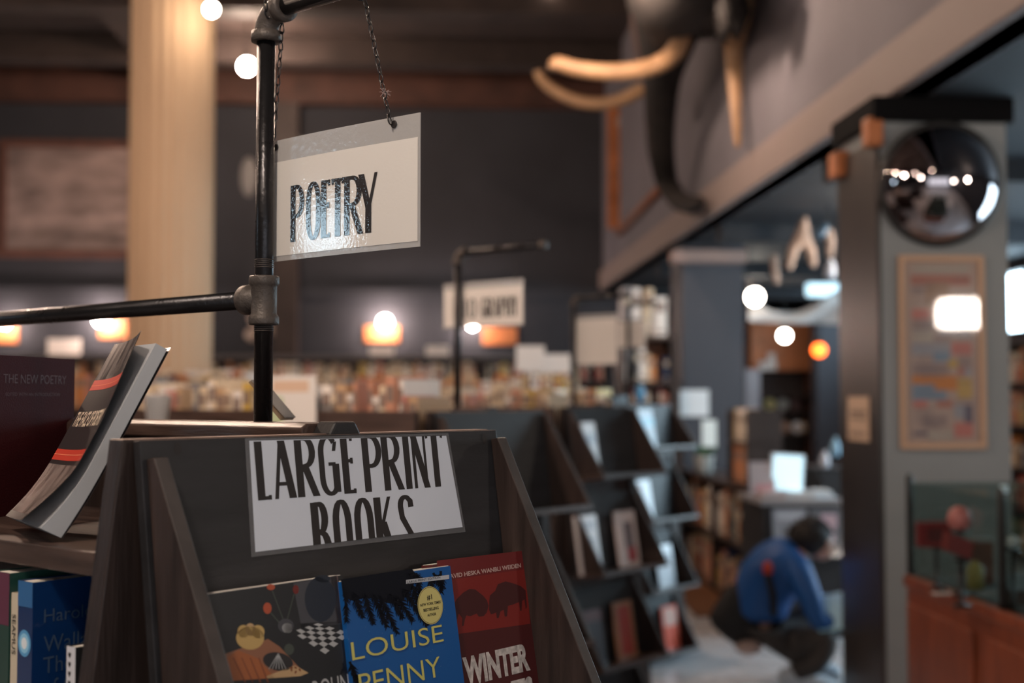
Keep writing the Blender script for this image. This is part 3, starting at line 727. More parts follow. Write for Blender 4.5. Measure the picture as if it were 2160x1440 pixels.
# burgundy hardback, standing with its side to us
a = at(158, 757, 1.66); zt = a.z; dR = Vector((sin(radians(12)), cos(radians(12)), 0)); nR = Vector((dR.y, -dR.x, 0))
MR = Matrix(((dR.x, -nR.x, 0, a.x), (dR.y, -nR.y, 0, a.y), (0, 0, 1, 1.4115), (0, 0, 0, 1)))
hR = zt - 1.4115
t = thing('hardback_book', 'burgundy cloth hardback standing behind the curled paperback', 'book', MR)
mb = MB().box(-.17, 0, 0, .0025, 0, hR).box(-.17, 0, .0325, .035, 0, hR).box(-.173, -.170, 0, .035, 0, hR)
mp = lambda x, z: (x, -.0003, z)
text(mb, 'THE NEW POETRY', -.155, -.020, hR - .033, hR - .022, mp, 1)
text(mb, 'EDITED WITH AN INTRODUCTION', -.150, -.035, hR - .048, hR - .044, mp, 1)
mb.build('cover', [mat('burgundy_cloth', (.050, .005, .007), .7, bump=.4, bscale=500, spec=.2), flat('letter_faded', (.085, .018, .018), .6)], t)
MB().box(-.169, -.003, .0026, .0324, .002, hR - .002).build('page_block', pages, t)

# ---------------------------------------------------------------- lower shelf, spines to the left of the near case
def spine_book(label, x0, depth, y0, y1, z0, z1, cover, art_spine=None, art_side=None, extra=()):
    t = thing('paperback_book', label, 'book', MG @ Matrix.Translation((x0, y0, z0)))
    w_, h_ = y1 - y0, z1 - z0
    MB().box(.001, depth - .002, .0008, w_ - .0008, .001, h_ - .0012).build('page_block', pages, t)
    mb = MB().box(0, depth, 0, .0007, 0, h_).box(0, depth, w_ - .0007, w_, 0, h_).box(-.0007, 0, 0, w_, 0, h_)
    if art_spine: art_spine(mb, lambda y, z: (-.0010, w_ - y, z), w_, h_)
    if art_side: art_side(mb, lambda x, z: (x, -.0003, z), depth, h_)
    mb.build('cover', [cover, *extra], t); return t
ZS = 1.151
def blue_spine(mb, mp, w_, h_):
    mb.add([mp(0, h_ - .024), mp(w_, h_ - .024), mp(w_, h_), mp(0, h_)], [(0, 1, 2, 3)], 3)
    c = (w_ * .5, h_ - .058)
    for r_, m_, k in ((.0115, 4, 0), (.0085, 5, 1), (.0050, 1, 2)):
        mb.add([(Vector(mp(c[0] + r_ * cos(a * pi / 12), c[1] + 1.1 * r_ * sin(a * pi / 12))) + Vector((-.0001 * (k + 1), 0, 0))) for a in range(24)], [tuple(range(24))], m_)
    text(mb, 'Wallace Stevens', .094, .185, .0140, .0225, lambda a, b: (-.0013, w_ - b, h_ - a), 1, off=.02)
    text(mb, 'The Poems of Our Climate', .096, .205, .0030, .0110, lambda a, b: (-.0013, w_ - b, h_ - a), 5)
def blue_side(mb, mp, w_, h_):
    for s, z, zz, wd in (('Harold Bloom', .040, .030, .095), ('Wallace Stevens', .068, .055, .118), ('The Poems', .088, .075, .080), ('of Our Climate', .109, .096, .108)):
        text(mb, s, .011, .011 + wd * 1.12, h_ - z + .001, h_ - zz + .0035, mp, 2)
spine_book('dark blue paperback with pale spine sun on the lower shelf', -.2885, .150, .131, .157, ZS, 1.377, flat('cover_deep_blue', (.004, .028, .11), .3, coat=.5), blue_spine, blue_side,
           [flat('spine_white', (.75, .80, .85), .4), flat('letter_dim_blue', (.045, .075, .13), .4), flat('spine_blue', (.03, .13, .32), .4), flat('sun_blue', (.10, .33, .60), .4), flat('sun_pale', (.28, .58, .80), .4)])
spine_book('thin cream spined paperback left of the dark blue paperback', -.2880, .145, .158, .1705, ZS, 1.364, flat('cover_cream', (.58, .50, .38), .5),
           lambda mb, mp, w_, h_: text(mb, 'SEAMUS', .020, .058, .003, .0095, lambda a, b: (-.0013, w_ - b, h_ - a), 1), None, [ink])
spine_book('dark green and purple paperback at the left frame edge', -.2890, .150, .1725, .205, ZS, 1.382, flat('cover_dark_green', (.012, .05, .04), .4, coat=.4),
           lambda mb, mp, w_, h_: (mb.add([mp(0, h_ - .05), mp(w_, h_ - .05), mp(w_, h_), mp(0, h_)], [(0, 1, 2, 3)], 1)), None,
           [flat('cover_purple', (.12, .03, .06), .4)])
spine_book('small black book with white spine of little black hearts', -.2860, .120, .060, .0745, ZS, 1.325, flat('cover_matte_black', (.012, .012, .013), .6),
           lambda mb, mp, w_, h_: (mb.add([mp(0, 0), mp(w_, 0), mp(w_, h_), mp(0, h_)], [(0, 1, 2, 3)], 2),
                                   [mb.add([Vector(mp(w_ * .36 + .0026 * a, h_ - .008 - k * .0085 + .0030 * b)) + Vector((-.0002, 0, 0)) for a, b in ((0, -1), (.9, .1), (.85, .8), (.35, .9), (0, .45), (-.35, .9), (-.85, .8), (-.9, .1))], [tuple(range(8))], 1) for k in range(7)]),
           None, [ink, flat('spine_offwhite', (.62, .62, .66), .5)])
# small folded card leaning behind the pole
a, b = at(591, 886, 1.56), at(524, 806, 1.56)
mb = MB(); dv = Vector((.010, .03, 0)); up = Vector((.0018, 0, .0016))
mb.hexa([a, a + up, a + up + dv, a + dv, b, b + up, b + up + dv, b + dv])
mb.hexa([a + up * 1.5 + dv * .2, a + up * 2.2 + dv * .2, a + up * 2.2 + dv, a + up * 1.5 + dv, b + up * 1.5, b + up * 2, b + up * 2 + dv, b + up * 1.5 + dv], 1)
single('folded_card', mb, [flat('card_brown', (.28, .19, .12), .6), flat('card_pale', (.30, .26, .23), .6)], 'small folded brown card leaning behind the near pole', 'card')
# ================================================================ rows of books
PAL = {'cream': (.74, .61, .44), 'white': (.84, .79, .74), 'tan': (.56, .37, .22), 'red': (.42, .05, .035), 'orange': (.58, .22, .07), 'dark brown': (.07, .035, .025),
       'black': (.02, .02, .022), 'yellow': (.62, .42, .10), 'navy': (.02, .045, .12), 'teal': (.03, .17, .22), 'green': (.05, .14, .07), 'pink': (.55, .24, .20),
       'grey': (.25, .24, .25), 'maroon': (.14, .02, .03), 'pale blue': (.28, .42, .55), 'salmon': (.60, .30, .20)}
PRO = {}
def book_mesh(c):
    """upright book, spine facing -y, x width 1, y depth 1, z height 1"""
    if c in PRO: return PRO[c]
    mb = MB().box(0, .07, .02, 1, 0, 1).box(.93, 1, .02, 1, 0, 1)
    k = 6; vs = []
    for z in (0, 1):
        for i in range(k + 1): a = pi * i / k; vs.append((.5 - .5 * cos(a), .05 - .05 * sin(a), z))
    n = k + 1; mb.add(vs, [(i, i + 1, n + i + 1, n + i) for i in range(k)] + [tuple(range(n))[::-1], tuple(range(n, 2 * n))], 0)
    mb.box(.07, .93, .06, .985, .012, .975, 1)
    rgb = PAL[c]; dark = sum(rgb) > .8
    mb.box(.16, .84, -.004, .03, .62, .86, 2); mb.box(.16, .84, -.004, .03, .10, .16, 2)
    base = flat('book_' + c.replace(' ', '_'), rgb, .45)
    lab = flat('book_title_dark', (.26, .19, .16), .5) if dark else flat('book_title_pale', (.55, .48, .38), .5)
    me = mb.build('book', [base, pages, lab]); m = me.data; bpy.data.objects.remove(me); PRO[c] = m; return m
ROWS = []
def book_row(M, x0, x1, y, z, seed, group, where, wts, hr=(.17, .25), wr=(.018, .05), dr=(.12, .16), gap=.06, lean=.08, face=None):
    rnd = random.Random(seed); x = x0; L_ = []; names = list(wts); ws = [wts[n] for n in names]
    while x < x1 - wr[1]:
        if rnd.random() < gap: x += rnd.uniform(.02, .07)
        wd, h, d = rnd.uniform(*wr), rnd.uniform(*hr), rnd.uniform(*dr); c = rnd.choices(names, ws)[0]
        tilt = 0
        if rnd.random() < lean: tilt = rnd.uniform(.05, .16); x += h * sin(tilt)
        L_.append((x, wd, h, d, c, tilt)); x += wd * (1 / max(.9, cos(tilt))) + .0015
    hs = (hr[0] + hr[1]) / 2
    for i, (x, wd, h, d, c, tilt) in enumerate(L_):
        if tilt: m = M @ Matrix.Translation((x - h * sin(tilt), y, z + .001)) @ Matrix.Rotation(tilt, 4, 'Y') @ Matrix.Translation((0, 0, sin(tilt) * wd)) @ Matrix.Diagonal((wd, d, h, 1))
        else: m = M @ Matrix.Translation((x, y + rnd.uniform(0, .02), z + .001)) @ Matrix.Diagonal((wd, d, h, 1))
        size = ('tall ' if h > hs + .015 else 'short ' if h < hs - .015 else '') + ('thick ' if wd > sum(wr) / 2 + .006 else 'thin ' if wd < sum(wr) / 2 - .006 else '')
        ROWS.append(dict(m=m, c=c, size=size, group=group, where=where))
WARMW = {'cream': 9, 'white': 6, 'tan': 5, 'orange': 2, 'yellow': 1.5, 'salmon': 3, 'pink': 1.5, 'red': 2, 'dark brown': 1.2, 'maroon': .8, 'grey': 1, 'black': .6, 'pale blue': .4}
MIX = {'cream': 5, 'white': 3, 'tan': 3, 'orange': 4, 'red': 4, 'salmon': 3, 'black': 2, 'dark brown': 2, 'navy': 1, 'teal': .6, 'green': .6, 'pink': 1.5, 'grey': 1.5, 'yellow': 2}

def face_book(name, label, p, w_, h_, deg, lean, rgbs, blocks, thick=.012, cat='book', group=None, hb=None):
    """thin book or leaflet shown face out; p is the middle of its foot, blocks are (x0, x1, z0, z1, colour index) in fractions"""
    M = Matrix.Translation(p) @ Matrix.Rotation(radians(deg), 4, 'Z') @ Matrix.Rotation(-radians(lean), 4, 'X')
    t = thing(name, label, cat, M, group)
    mb = MB().box(-w_ / 2, w_ / 2, 0, .001, 0, h_).box(-w_ / 2, w_ / 2, thick - .001, thick, 0, h_).box(-w_ / 2 - .001, -w_ / 2, 0, thick, 0, h_)
    for i, (a, b, c, e, k) in enumerate(blocks): y = -.0004 - .0002 * i; mb.add([(-w_ / 2 + w_ * a, y, h_ * c), (-w_ / 2 + w_ * b, y, h_ * c), (-w_ / 2 + w_ * b, y, h_ * e), (-w_ / 2 + w_ * a, y, h_ * e)], [(0, 1, 2, 3)], k)
    mb.build('cover', [flat('c_%d_%d_%d' % tuple(int(v * 99) for v in c), c, .35, coat=.5) for c in rgbs], t)
    MB().box(-w_ / 2 + .001, w_ / 2 - .002, .001, thick - .001, .001, h_ - .001).build('page_block', pages, t); return t

# ---------------------------------------------------------------- three more display units further down the hall
def unit(x, y, desc, ledges, seed, length=1.5, sign=None, zface=True, arm=.30):
    M = frame(x, y, 0, 50)
    bookcase(M, 'dark wooden bookcase %s' % desc, length, face=True)
    display_rack(M, 'dark display rack %s' % desc, ledges)
    book_row(M @ Matrix.Rotation(radians(-90), 4, 'Z'), -length + .02, -.07, -.27, 1.412, seed, 'books on the top shelf ' + desc, 'on the top shelf ' + desc.replace('along the aisle', 'in the aisle').replace('the near one', 'nearest'), WARMW, hr=(.14, .205))
    return M
MD = unit(-.045, 3.86, 'just behind the near one', [1.21, .80, .40, .04], 21)
MC = unit(.407, 5.71, 'third along the aisle', [1.21, .80, .40, .04], 31)
ME_ = unit(.84, 7.74, 'farthest along the aisle', [1.25, .83, .42, .04], 41)
def sign_on(M, label, l0, l1, z0, z1, words, top=2.005, arm=.34, x=.027, y=.186, cat='sign', off=.0, warm=False, postlabel=None, post=True, zb=1.5235):
    if post: pipe_post(M, postlabel, x=x, y=y, ztop=top, arm=arm, cross=False, zb=zb)
    t = thing('hanging_sign', label, cat, M)
    X = x + .015 + off
    MB().box(X, X + .001, y - l1, y - l0, z0, z1).build('laminate_pouch', film, t)
    mb = MB().box(X - .0006, X - .0001, y - l1 + .004, y - l0 - .004, z0 + .006, z1 - .02)
    for wd, a, b, za, zb_, kind in words:
        f = lambda l, z: (X - .0012, y - l, z)
        if kind: 
            n = len(wd); s_ = (b - a) / n
            for i, ch in enumerate(wd): letter(mb, ch, a + i * s_ + .001, a + (i + 1) * s_ - .001, za, zb_, f, 1)
        else: text(mb, wd, a, b, za, zb_, f, 1)
    mb.build('paper_insert', [glossy_paper, ink_gl], t)
    for k, l in enumerate((l0 + .03, l1 - .03)):
        if l > 0 and l < arm: chain(M, (X - .002, y - l, top - .012), (X - .002, y - l, z1 - .008), '%s chain of the %s' % (('left', 'right')[k], label), (x, y - l, top))
    return t
sign_on(MD, 'blurred white sign on the second pipe post', -.075, .255, 1.770, 1.912, [('BIO', -.03, .065, 1.80, 1.86, 1), ('GRAPHY', .085, .235, 1.80, 1.86, 1)], postlabel='second black pipe post with a bent arm')
sign_on(MC, 'large cream sign on the third pipe post', -.0, .235, 1.70, 1.93, [('HISTORY', .05, .19, 1.80, 1.84, 1)][:0], arm=.30, postlabel='third black pipe post along the aisle')
sign_on(ME_, 'small cream sign on the farthest pipe post', -.10, .12, 1.86, 2.04, [('H', -.04, -.02, 1.92, 1.95, 1)][:0], top=2.13, arm=.2, postlabel='farthest black pipe post along the aisle')

# books and leaflets shown on the racks
def rack_book(M, u, zl, w_, h_, label, rgbs, blocks, lean=9, name='paperback_book', cat='book', thick=.012, roll=0):
    dz = zl - 1.21
    p = M @ Vector((u, -.055 - thick - .012, zl + .0005)); return face_book(name, label, p, w_, h_, 50, lean, rgbs, blocks, thick, cat)
W_ = (.70, .66, .66)
rack_book(MC, -.17, 1.21, .09, .24, 'white leaflet on the top tier of the third rack', [W_, (.3, .3, .35)], [(.1, .9, .6, .8, 1)], name='leaflet', cat='leaflet')
rack_book(MC, -.19, .80, .15, .25, 'glossy white paperback on the middle tier, left', [W_, (.45, .45, .5), (.3, .3, .35)], [(.1, .9, .75, .9, 1), (.2, .7, .2, .6, 2)])
rack_book(MC, .10, .80, .15, .25, 'white paperback with dark and red cover picture', [(.62, .52, .50), (.15, .12, .13), (.35, .05, .06)], [(.35, .8, .35, .8, 1), (.4, .85, .1, .35, 2)])
rack_book(MC, -.16, .40, .15, .24, 'dim grey paperback on the lower tier', [(.06, .06, .075), (.14, .08, .09)], [(0, 1, .8, 1, 1)])
rack_book(MC, .08, .40, .14, .25, 'red and gold paperback on the lower tier', [(.33, .16, .09), (.36, .035, .02)], [(.18, .82, .08, .92, 1)])
rack_book(ME_, -.13, 1.25, .15, .24, 'blue grey paperback on the farthest rack top tier', [(.14, .16, .20), (.05, .22, .34)], [(0, 1, .55, .8, 1)])
rack_book(ME_, -.16, .83, .15, .24, 'pale blue white paperback on the farthest rack, second tier', [(.6, .62, .66), (.4, .2, .18)], [(.1, .4, .7, .9, 1)])
rack_book(ME_, .06, .42, .17, .25, 'white paperback on the farthest rack, third tier', [(.66, .68, .72), (.3, .32, .36)], [(.1, .9, .6, .8, 1)])
rack_book(ME_, .12, .04, .16, .26, 'orange paperback on the farthest rack, lowest tier', [(.75, .10, .045), (.72, .42, .34)], [(.1, .9, .55, .95, 1)])
tq = tag(thing('round_card', 'round blue card above the farthest rack', 'card', ME_ @ Matrix.Translation((-.10, .01, 1.505))), None)
MB().lathe([(.055, 0), (.055, .004)], (0, 0, .075), 'y', 24).box(-.006, .006, 0, .004, 0, .03).build('disc', flat('card_blue', (.03, .16, .27), .5), tq)

# white leaflet stuck to the face board of the second bookcase
p = MD.inverted() @ at(684, 840, 4.10)
t = thing('leaflet', 'white and pale green leaflet clipped to the second bookcase', 'leaflet', MD @ Matrix.Translation((-.3165, p.y, 1.455)))
mb = MB().box(-.001, 0, -.125, .125, 0, .165); mb.box(-.0014, -.001, -.125, .125, 0, .165, 0); mb.box(-.0016, -.0014, .03, .10, .01, .10, 1); mb.box(-.0016, -.0014, -.09, .08, .115, .15, 2)
mb.build('sheet', [paper, flat('pale_green', (.52, .62, .40), .6), flat('peach_print', (.72, .52, .38), .6)], t)

# ---------------------------------------------------------------- island bookcases with books standing on top
def island(u0, u1, v, desc, seed, ztop=1.50, depth=.5, wts=WARMW, hr=(.14, .21), wr=(.028, .075), rows=2, gap=.06):
    t = thing('bookcase', 'low dark bookcase ' + desc, 'bookcase', MB_ @ Matrix.Translation((u0, v, 0)))
    w_ = u1 - u0
    MB().box(0, w_, 0, depth, ztop - .03, ztop).build('top_board', wood_h, t)
    MB().box(0, .03, 0, depth, 0, ztop - .03).build('side_panel', wood, t); MB().box(w_ - .03, w_, 0, depth, 0, ztop - .03).build('side_panel', wood, t)
    for z in (.08, .52, .96): MB().box(.03, w_ - .03, 0, depth, z, z + .025).build('shelf_board', wood_h, t)
    MB().box(.03, w_ - .03, depth / 2, depth / 2 + .02, .1, ztop - .03).build('back_panel', wood, t)
    for r_ in range(rows):
        nm = ('in front', 'behind')[r_]
        book_row(MB_, u0 + .02, u1 - .02, v + .04 + r_ * .24, ztop, seed + r_, 'books on top %s, bookcase %s' % (nm, desc), ('front row on the bookcase ', 'back row on the bookcase ')[r_] + desc, wts, hr=(hr[0] + r_ * .02, hr[1] + r_ * .03), wr=wr, gap=gap)
island(-2.65, -1.28, 3.9, 'at left behind the near one', 51, ztop=1.47, wr=(.03, .06), hr=(.12, .19), rows=1, gap=.3, wts={'cream': 4, 'tan': 5, 'white': 2, 'salmon': 3, 'orange': 1, 'dark brown': 1, 'pale blue': .6})
island(-3.6, -1.0, 7.2, 'left of the hall', 61, ztop=1.50)
island(-1.95, .30, 9.0, 'in mid hall', 71, ztop=1.50)
island(.05, 1.25, 10.6, 'by the dark racks', 81, ztop=1.53, wts={'cream': 6, 'tan': 4, 'orange': 4, 'yellow': 3, 'white': 3})
# cup and small things on the island behind the near bookcase
p = B(at(347, 880, 4.05))
t = thing('paper_cup', 'white paper cup on the low bookcase behind the near one', 'cup', MB_ @ Matrix.Translation((p.x, 4.0, 1.4705)))
MB().lathe([(.026, 0), (.030, .002), (.040, .088), (.042, .090), (.040, .092), (.037, .086), (.028, .006)], n=24).build('cup_body', paper, t)
def stack(p, items, label, desc):
    z = 0; rnd = random.Random(len(label))
    for i, (w_, d_, h_, c) in enumerate(items):
        M = MB_ @ Matrix.Translation((p[0], p[1], p[2] + z + .0005)) @ Matrix.Rotation(rnd.uniform(-.2, .2), 4, 'Z')
        t = thing('book', '%s book lying %s %s' % (c, ('at the bottom', 'on top', 'third up', 'fourth up')[min(i, 3)] if i != len(items) - 1 or i < 2 else 'uppermost', desc), 'book', M, label)
        MB().box(-w_ / 2, w_ / 2, -d_ / 2, d_ / 2, 0, .003).box(-w_ / 2, w_ / 2, -d_ / 2, d_ / 2, h_ - .003, h_).box(-w_ / 2, w_ / 2, -d_ / 2, -d_ / 2 + .003, .003, h_ - .003).build('cover', flat('book_' + c.replace(' ', '_'), PAL[c], .45), t)
        MB().box(-w_ / 2 + .004, w_ / 2 - .004, -d_ / 2 + .003, d_ / 2 - .004, .003, h_ - .003).build('page_block', pages, t); z += h_ + .0005
# stack at px 445, 740-830 on the left island
p = B(at(447, 830, 7.35)); stack((p.x, 7.62, 1.5), [(.26, .2, .06, 'red'), (.25, .19, .05, 'white'), (.22, .18, .05, 'cream'), (.2, .16, .045, 'white')], 'books stacked flat on the left island', 'in the flat stack near the cream column')

# ---------------------------------------------------------------- far wall cases
mb0 = B(at(-60, 750, 16.5)).x; mb1 = B(at(1290, 750, 16.5)).x; nC = 5; wC = (mb1 - mb0) / nC
for k in range(nC):
    u = mb0 + k * wC; where = ('leftmost', 'second from left', 'middle', 'fourth from left', 'rightmost')[k]
    t = thing('wall_bookcase', 'tall dark bookcase against the far wall, %s' % where, 'bookcase', MB_ @ Matrix.Translation((u, 16.42, 0)))
    w_ = wC - .01
    MB().box(0, w_, 0, .34, 2.05, 2.10).build('top_board', mat('grey_board', (.13, .115, .115), .55), t)
    MB().box(0, .03, .0, .34, 0, 2.05).build('side_panel', wood, t); MB().box(w_ - .03, w_, 0, .34, 0, 2.05).build('side_panel', wood, t)
    MB().box(.03, w_ - .03, .32, .34, .05, 2.05).build('back_panel', wood, t)
    for z in (.08, .42, .76, 1.10, 1.44, 1.78): MB().box(.03, w_ - .03, .0, .32, z - .02, z).build('shelf_board', wood_h, t)
    for z, nm, sd in ((1.78, 'top', 0),):
        book_row(MB_, u + .04, u + w_ - .04, 16.44, z, 100 + k * 10 + sd, 'books on the %s shelf, %s far case' % (nm, where), 'on the %s far %s shelf' % (where, nm), WARMW, hr=(.17, .24), wr=(.03, .065), gap=.12, lean=.03)
def card(x, y, w_, h_, Y, label, rgb=(.78, .72, .66), zb=None):
    p = B(at(x, y, Y)); zb = zb if zb is not None else p.z - h_ / 2
    t = thing('sign_card', label, 'sign', MB_ @ Matrix.Translation((p.x, p.y, zb)))
    MB().box(-w_ / 2, w_ / 2, 0, .012, 0, h_).build('card', flat('card_%d' % int(rgb[0] * 100), rgb, .6), t)
    MB().box(-w_ / 2, w_ / 2, -.02, .06, 0, .01).build('foot', flat('card_%d' % int(rgb[0] * 100), rgb, .6), t)
card(805, 747, .32, .13, 16.6, 'small white sign card on the middle far bookcase', zb=2.1005)
card(923, 748, .30, .13, 16.6, 'small white sign card on the far bookcase right of the others', zb=2.1005)
card(135, 748, .42, .22, 16.6, 'white sign card on the far bookcase left of the column', zb=2.1005)
# two signs held on stems on the mid hall island
for x, y, w_, h_, lab in ((1122, 755, .21, .19, 'tan white sign on a stem in mid hall'), (1172, 765, .25, .14, 'white sign on a stem beside the tan one')):
    p = B(at(x, y, 9.3)); t = thing('stem_sign', lab, 'sign', MB_ @ Matrix.Translation((p.x, 9.42 if x < 1150 else 9.46, 1.5605)))
    v0 = 0
    MB().box(-w_ / 2, w_ / 2, 0, .008, p.z - h_ / 2 - 1.56, p.z + h_ / 2 - 1.56).build('card', paper, t)
    MB().tube([(0, .014, 0), (0, .014, p.z - 1.56)], .005, 8).box(-.05, .05, -.03, .05, 0, .008).build('stem', iron, t)

# wall lamps of the far wall
def sconce(x, y, label, shade=True, Y=16.7, plaque=(.5, .45), globe=.085, mt=None):
    p = B(at(x, y, Y)); t = thing('wall_lamp', label, 'lamp', MB_ @ Matrix.Translation((p.x, 16.999, p.z)))
    MB().lathe([(.06, 0), (.06, -.03), (.02, -.04), (.02, -.14)], (0, 0, .0), 'y', 16).build('bracket', iron, t)
    MB().ball((0, -.22, 0), globe, 20).build('globe', mt or bulb_w, t); return t
def plaque(x, y, w_, h_, label):  # orange panel: the lamp's reflection on wood put into its colour
    p = B(at(x, y, 16.97)); t = single('wall_reflection_panel', MB().box(-w_ / 2, w_ / 2, -.03, 0, -h_ / 2, h_ / 2), orangewood, label, 'plaque', MB_ @ Matrix.Translation((p.x, 16.998, p.z)), bevel=.01)
sconce(812, 680, 'glowing wall lamp right of the pipe post, far wall')
sconce(222, 676, 'glowing wall lamp just left of the cream column')
sconce(25, 684, 'glowing wall lamp at the left frame edge', globe=.06)
sconce(997, 684, 'glowing wall lamp hidden behind the second sign', globe=.06)
plaque(806, 705, .46, .22, 'orange wooden panel as lamp reflection below the wall lamp right of the post'); plaque(254, 696, .42, .24, 'orange wooden panel as lamp reflection left of the cream column')
plaque(22, 706, .42, .26, 'orange wooden panel as lamp reflection at the left frame edge'); plaque(1055, 708, .46, .24, 'orange wooden panel as lamp reflection right of the second sign')
# hanging globe lamps under the ceiling
def globe_lamp(u, v, z, label, r=.085, mt=None, top=5.85, shade=False):
    t = thing('pendant_lamp', label, 'lamp', MB_ @ Matrix.Translation((u, v, z)))
    MB().ball((0, 0, 0), r, 20).build('globe', mt or bulb, t)
    MB().lathe([(.03, r * .9), (.045, r * .95), (.04, r + .06), (.012, r + .08)], n=16).build('socket', iron, t)
    MB().tube([(0, 0, r + .07), (0, 0, top - z)], .006, 8).build('cord', rubber, t)
p = B(at(521, 140, 14.4)); globe_lamp(p.x, p.y, p.z, 'pendant globe lamp glowing behind the pipe elbow')
p = B(at(446, 20, 11.3)); globe_lamp(p.x, p.y, p.z, 'small pendant globe lamp beside the cream column top', r=.055, mt=mat('dimmer_globe', (1, 1, 1), .5, emit=(1, .8, .6), es=110))
p = B(at(1160, -34, 13.2)); globe_lamp(p.x, p.y, p.z, 'pendant globe lamp just above the frame')
# round white objects behind the pipe on the pilaster
for x, y, r_, lab in ((543, 668, .14, 'pale round plate on the wall, upper'), (530, 705, .10, 'pale round plate on the wall, lower left'), (572, 692, .10, 'pale round plate on the wall, lower right')):
    p = B(at(x, y, 16.7)); single('wall_plate', MB().lathe([(r_, 0), (r_, -.02), (r_ * .7, -.035), (.01, -.03)], n=20, axis='y'), flat('plate_pale', (.45, .36, .31), .5), lab, 'plate', MB_ @ Matrix.Translation((p.x, 16.998, p.z)))
p = B(at(522, 370, 16.7)); single('wall_plate', MB().lathe([(.14, 0), (.14, -.02), (.1, -.035), (.01, -.03)], n=20, axis='y'), flat('plate_grey', (.26, .25, .25), .5), 'grey oval plate high on the wall beside the cream column', 'plate', MB_ @ Matrix.Translation((p.x, 16.998, p.z)) @ Matrix.Diagonal((.8, 1, 1.9, 1)))
# framed panel
a = B(at(6, 545, 16.8)); b = B(at(300, 300, 16.8))
t = thing('wall_board', 'large brown panel in a reddish wooden frame, far wall', 'wall panel', MB_ @ Matrix.Translation((a.x, 16.998, a.z)))
w_, h_ = b.x - a.x, b.z - a.z; fr = .10
mb = MB().box(0, w_, -.08, 0, 0, fr).box(0, w_, -.08, 0, h_ - fr, h_).box(0, fr, -.08, 0, fr, h_ - fr).box(w_ - fr, w_, -.08, 0, fr, h_ - fr); mb.build('frame', mat('dull_red_frame', (.13, .055, .04), .55, var=.2, vscale=4), t, bevel=.01)
MB().box(fr, w_ - fr, -.03, -.001, fr, h_ - fr).build('panel', mat('mottled_brown_board', (.34, .25, .23), .6, var=.5, vscale=2.2, stretch=(.8, 1, 2.4)), t)

# ---------------------------------------------------------------- mammoth head on the mezzanine wall
def Mp(x, y, Y): return B(at(x, y, Y))
def Mu(x, y, u): return B(on(x, y, MB_ @ Vector((u, 5, 1)), MB_.to_3x3() @ Vector((-1, 0, 0))))
t = thing('mounted_mammoth_head', 'shaggy dark mammoth head with curved tusks on the mezzanine wall', 'animal trophy', MB_)
def grow(name, chains, m, parent, sub=2):
    """one continuous skin over connected joints: chains of (x, y, z, rx[, ry])"""
    me = bpy.data.meshes.new(name); vs = []; es = []; rad = []; idx = {}
    for ch in chains:
        prev = None
        for q in ch:
            key = tuple(round(c, 4) for c in q[:3])
            if key not in idx: idx[key] = len(vs); vs.append(q[:3]); rad.append((q[3], q[4] if len(q) > 4 else q[3]))
            if prev is not None: es.append((prev, idx[key]))
            prev = idx[key]
    me.from_pydata(vs, es, []); me.materials.append(m)
    o = bpy.data.objects.new(name, me); col.objects.link(o); o.parent = parent
    sk = o.modifiers.new('skin', 'SKIN'); sk.use_smooth_shade = True
    for i, r_ in enumerate(rad): me.skin_vertices[0].data[i].radius = r_
    me.skin_vertices[0].data[0].use_root = True
    s_ = o.modifiers.new('sub', 'SUBSURF'); s_.levels = sub; s_.render_levels = sub
    return o
mm = [Mu(1440, -90, 1.66), Mu(1412, 40, 1.72), Mu(1398, 150, 1.80), Mu(1392, 235, 1.86), Mu(1394, 320, 1.92), Mu(1405, 385, 1.98), Mu(1432, 424, 2.03), Mu(1462, 433, 2.05), Mu(1478, 425, 2.05)]
rr = [.44, .28, .17, .145, .125, .105, .09, .08, .05]
ch1 = [(p.x, p.y, p.z, r_) for p, r_ in zip(mm, rr)]
bk = [Mu(1510, -90, 1.75), Mu(1560, -120, 1.85)]
ch2 = [ch1[0]] + [(p.x, p.y, p.z, r_) for p, r_ in zip(bk, (.34, .20))]
grow('head_and_trunk', [ch1, ch2], furm, t)
for pts in ([(1440, 45, 9.1), (1432, 95, 9.2), (1400, 130, 9.4), (1345, 148, 9.4), (1280, 152, 9.4), (1215, 145, 9.4), (1175, 134, 9.4), (1172, 146, 9.4)],
            [(1356, 186, 11.4), (1320, 206, 11.4), (1270, 218, 11.4), (1215, 212, 11.4), (1165, 188, 11.4), (1140, 165, 11.4), (1134, 150, 11.4)]):
    P = [Mp(*q) for q in pts]; sp_ = []
    for i in range(len(P) - 1):                            # smooth the run of the tusk
        p0, p1, p2, p3 = P[max(i - 1, 0)], P[i], P[i + 1], P[min(i + 2, len(P) - 1)]
        for k in range(5):
            s_ = k / 5; sp_.append(.5 * ((2 * p1) + (p2 - p0) * s_ + (2 * p0 - 5 * p1 + 4 * p2 - p3) * s_ ** 2 + (3 * p1 - p0 - 3 * p2 + p3) * s_ ** 3))
    sp_.append(P[-1]); n_ = len(sp_)
    r0 = .078 if pts[0][0] > 1400 else .062
    MB().tube(sp_, [r0 * (1 - .35 * i / n_) for i in range(n_)], 14).build('tusk', ivory, t)
random.seed(3)
mb = MB()                                                   # shaggy fringe under the jaw
for k in range(60):
    x = random.uniform(1430, 1562); u_ = random.uniform(1.8, 2.05); p = Mu(x, random.uniform(-20, 30), u_); q = Mu(x + random.uniform(-8, 8), random.uniform(50, 88), u_)
    mb.tube([(p.x, p.y, p.z), (q.x, q.y, q.z)], [.08, .015], 6)
mb.build('shaggy_fringe', furm, t)
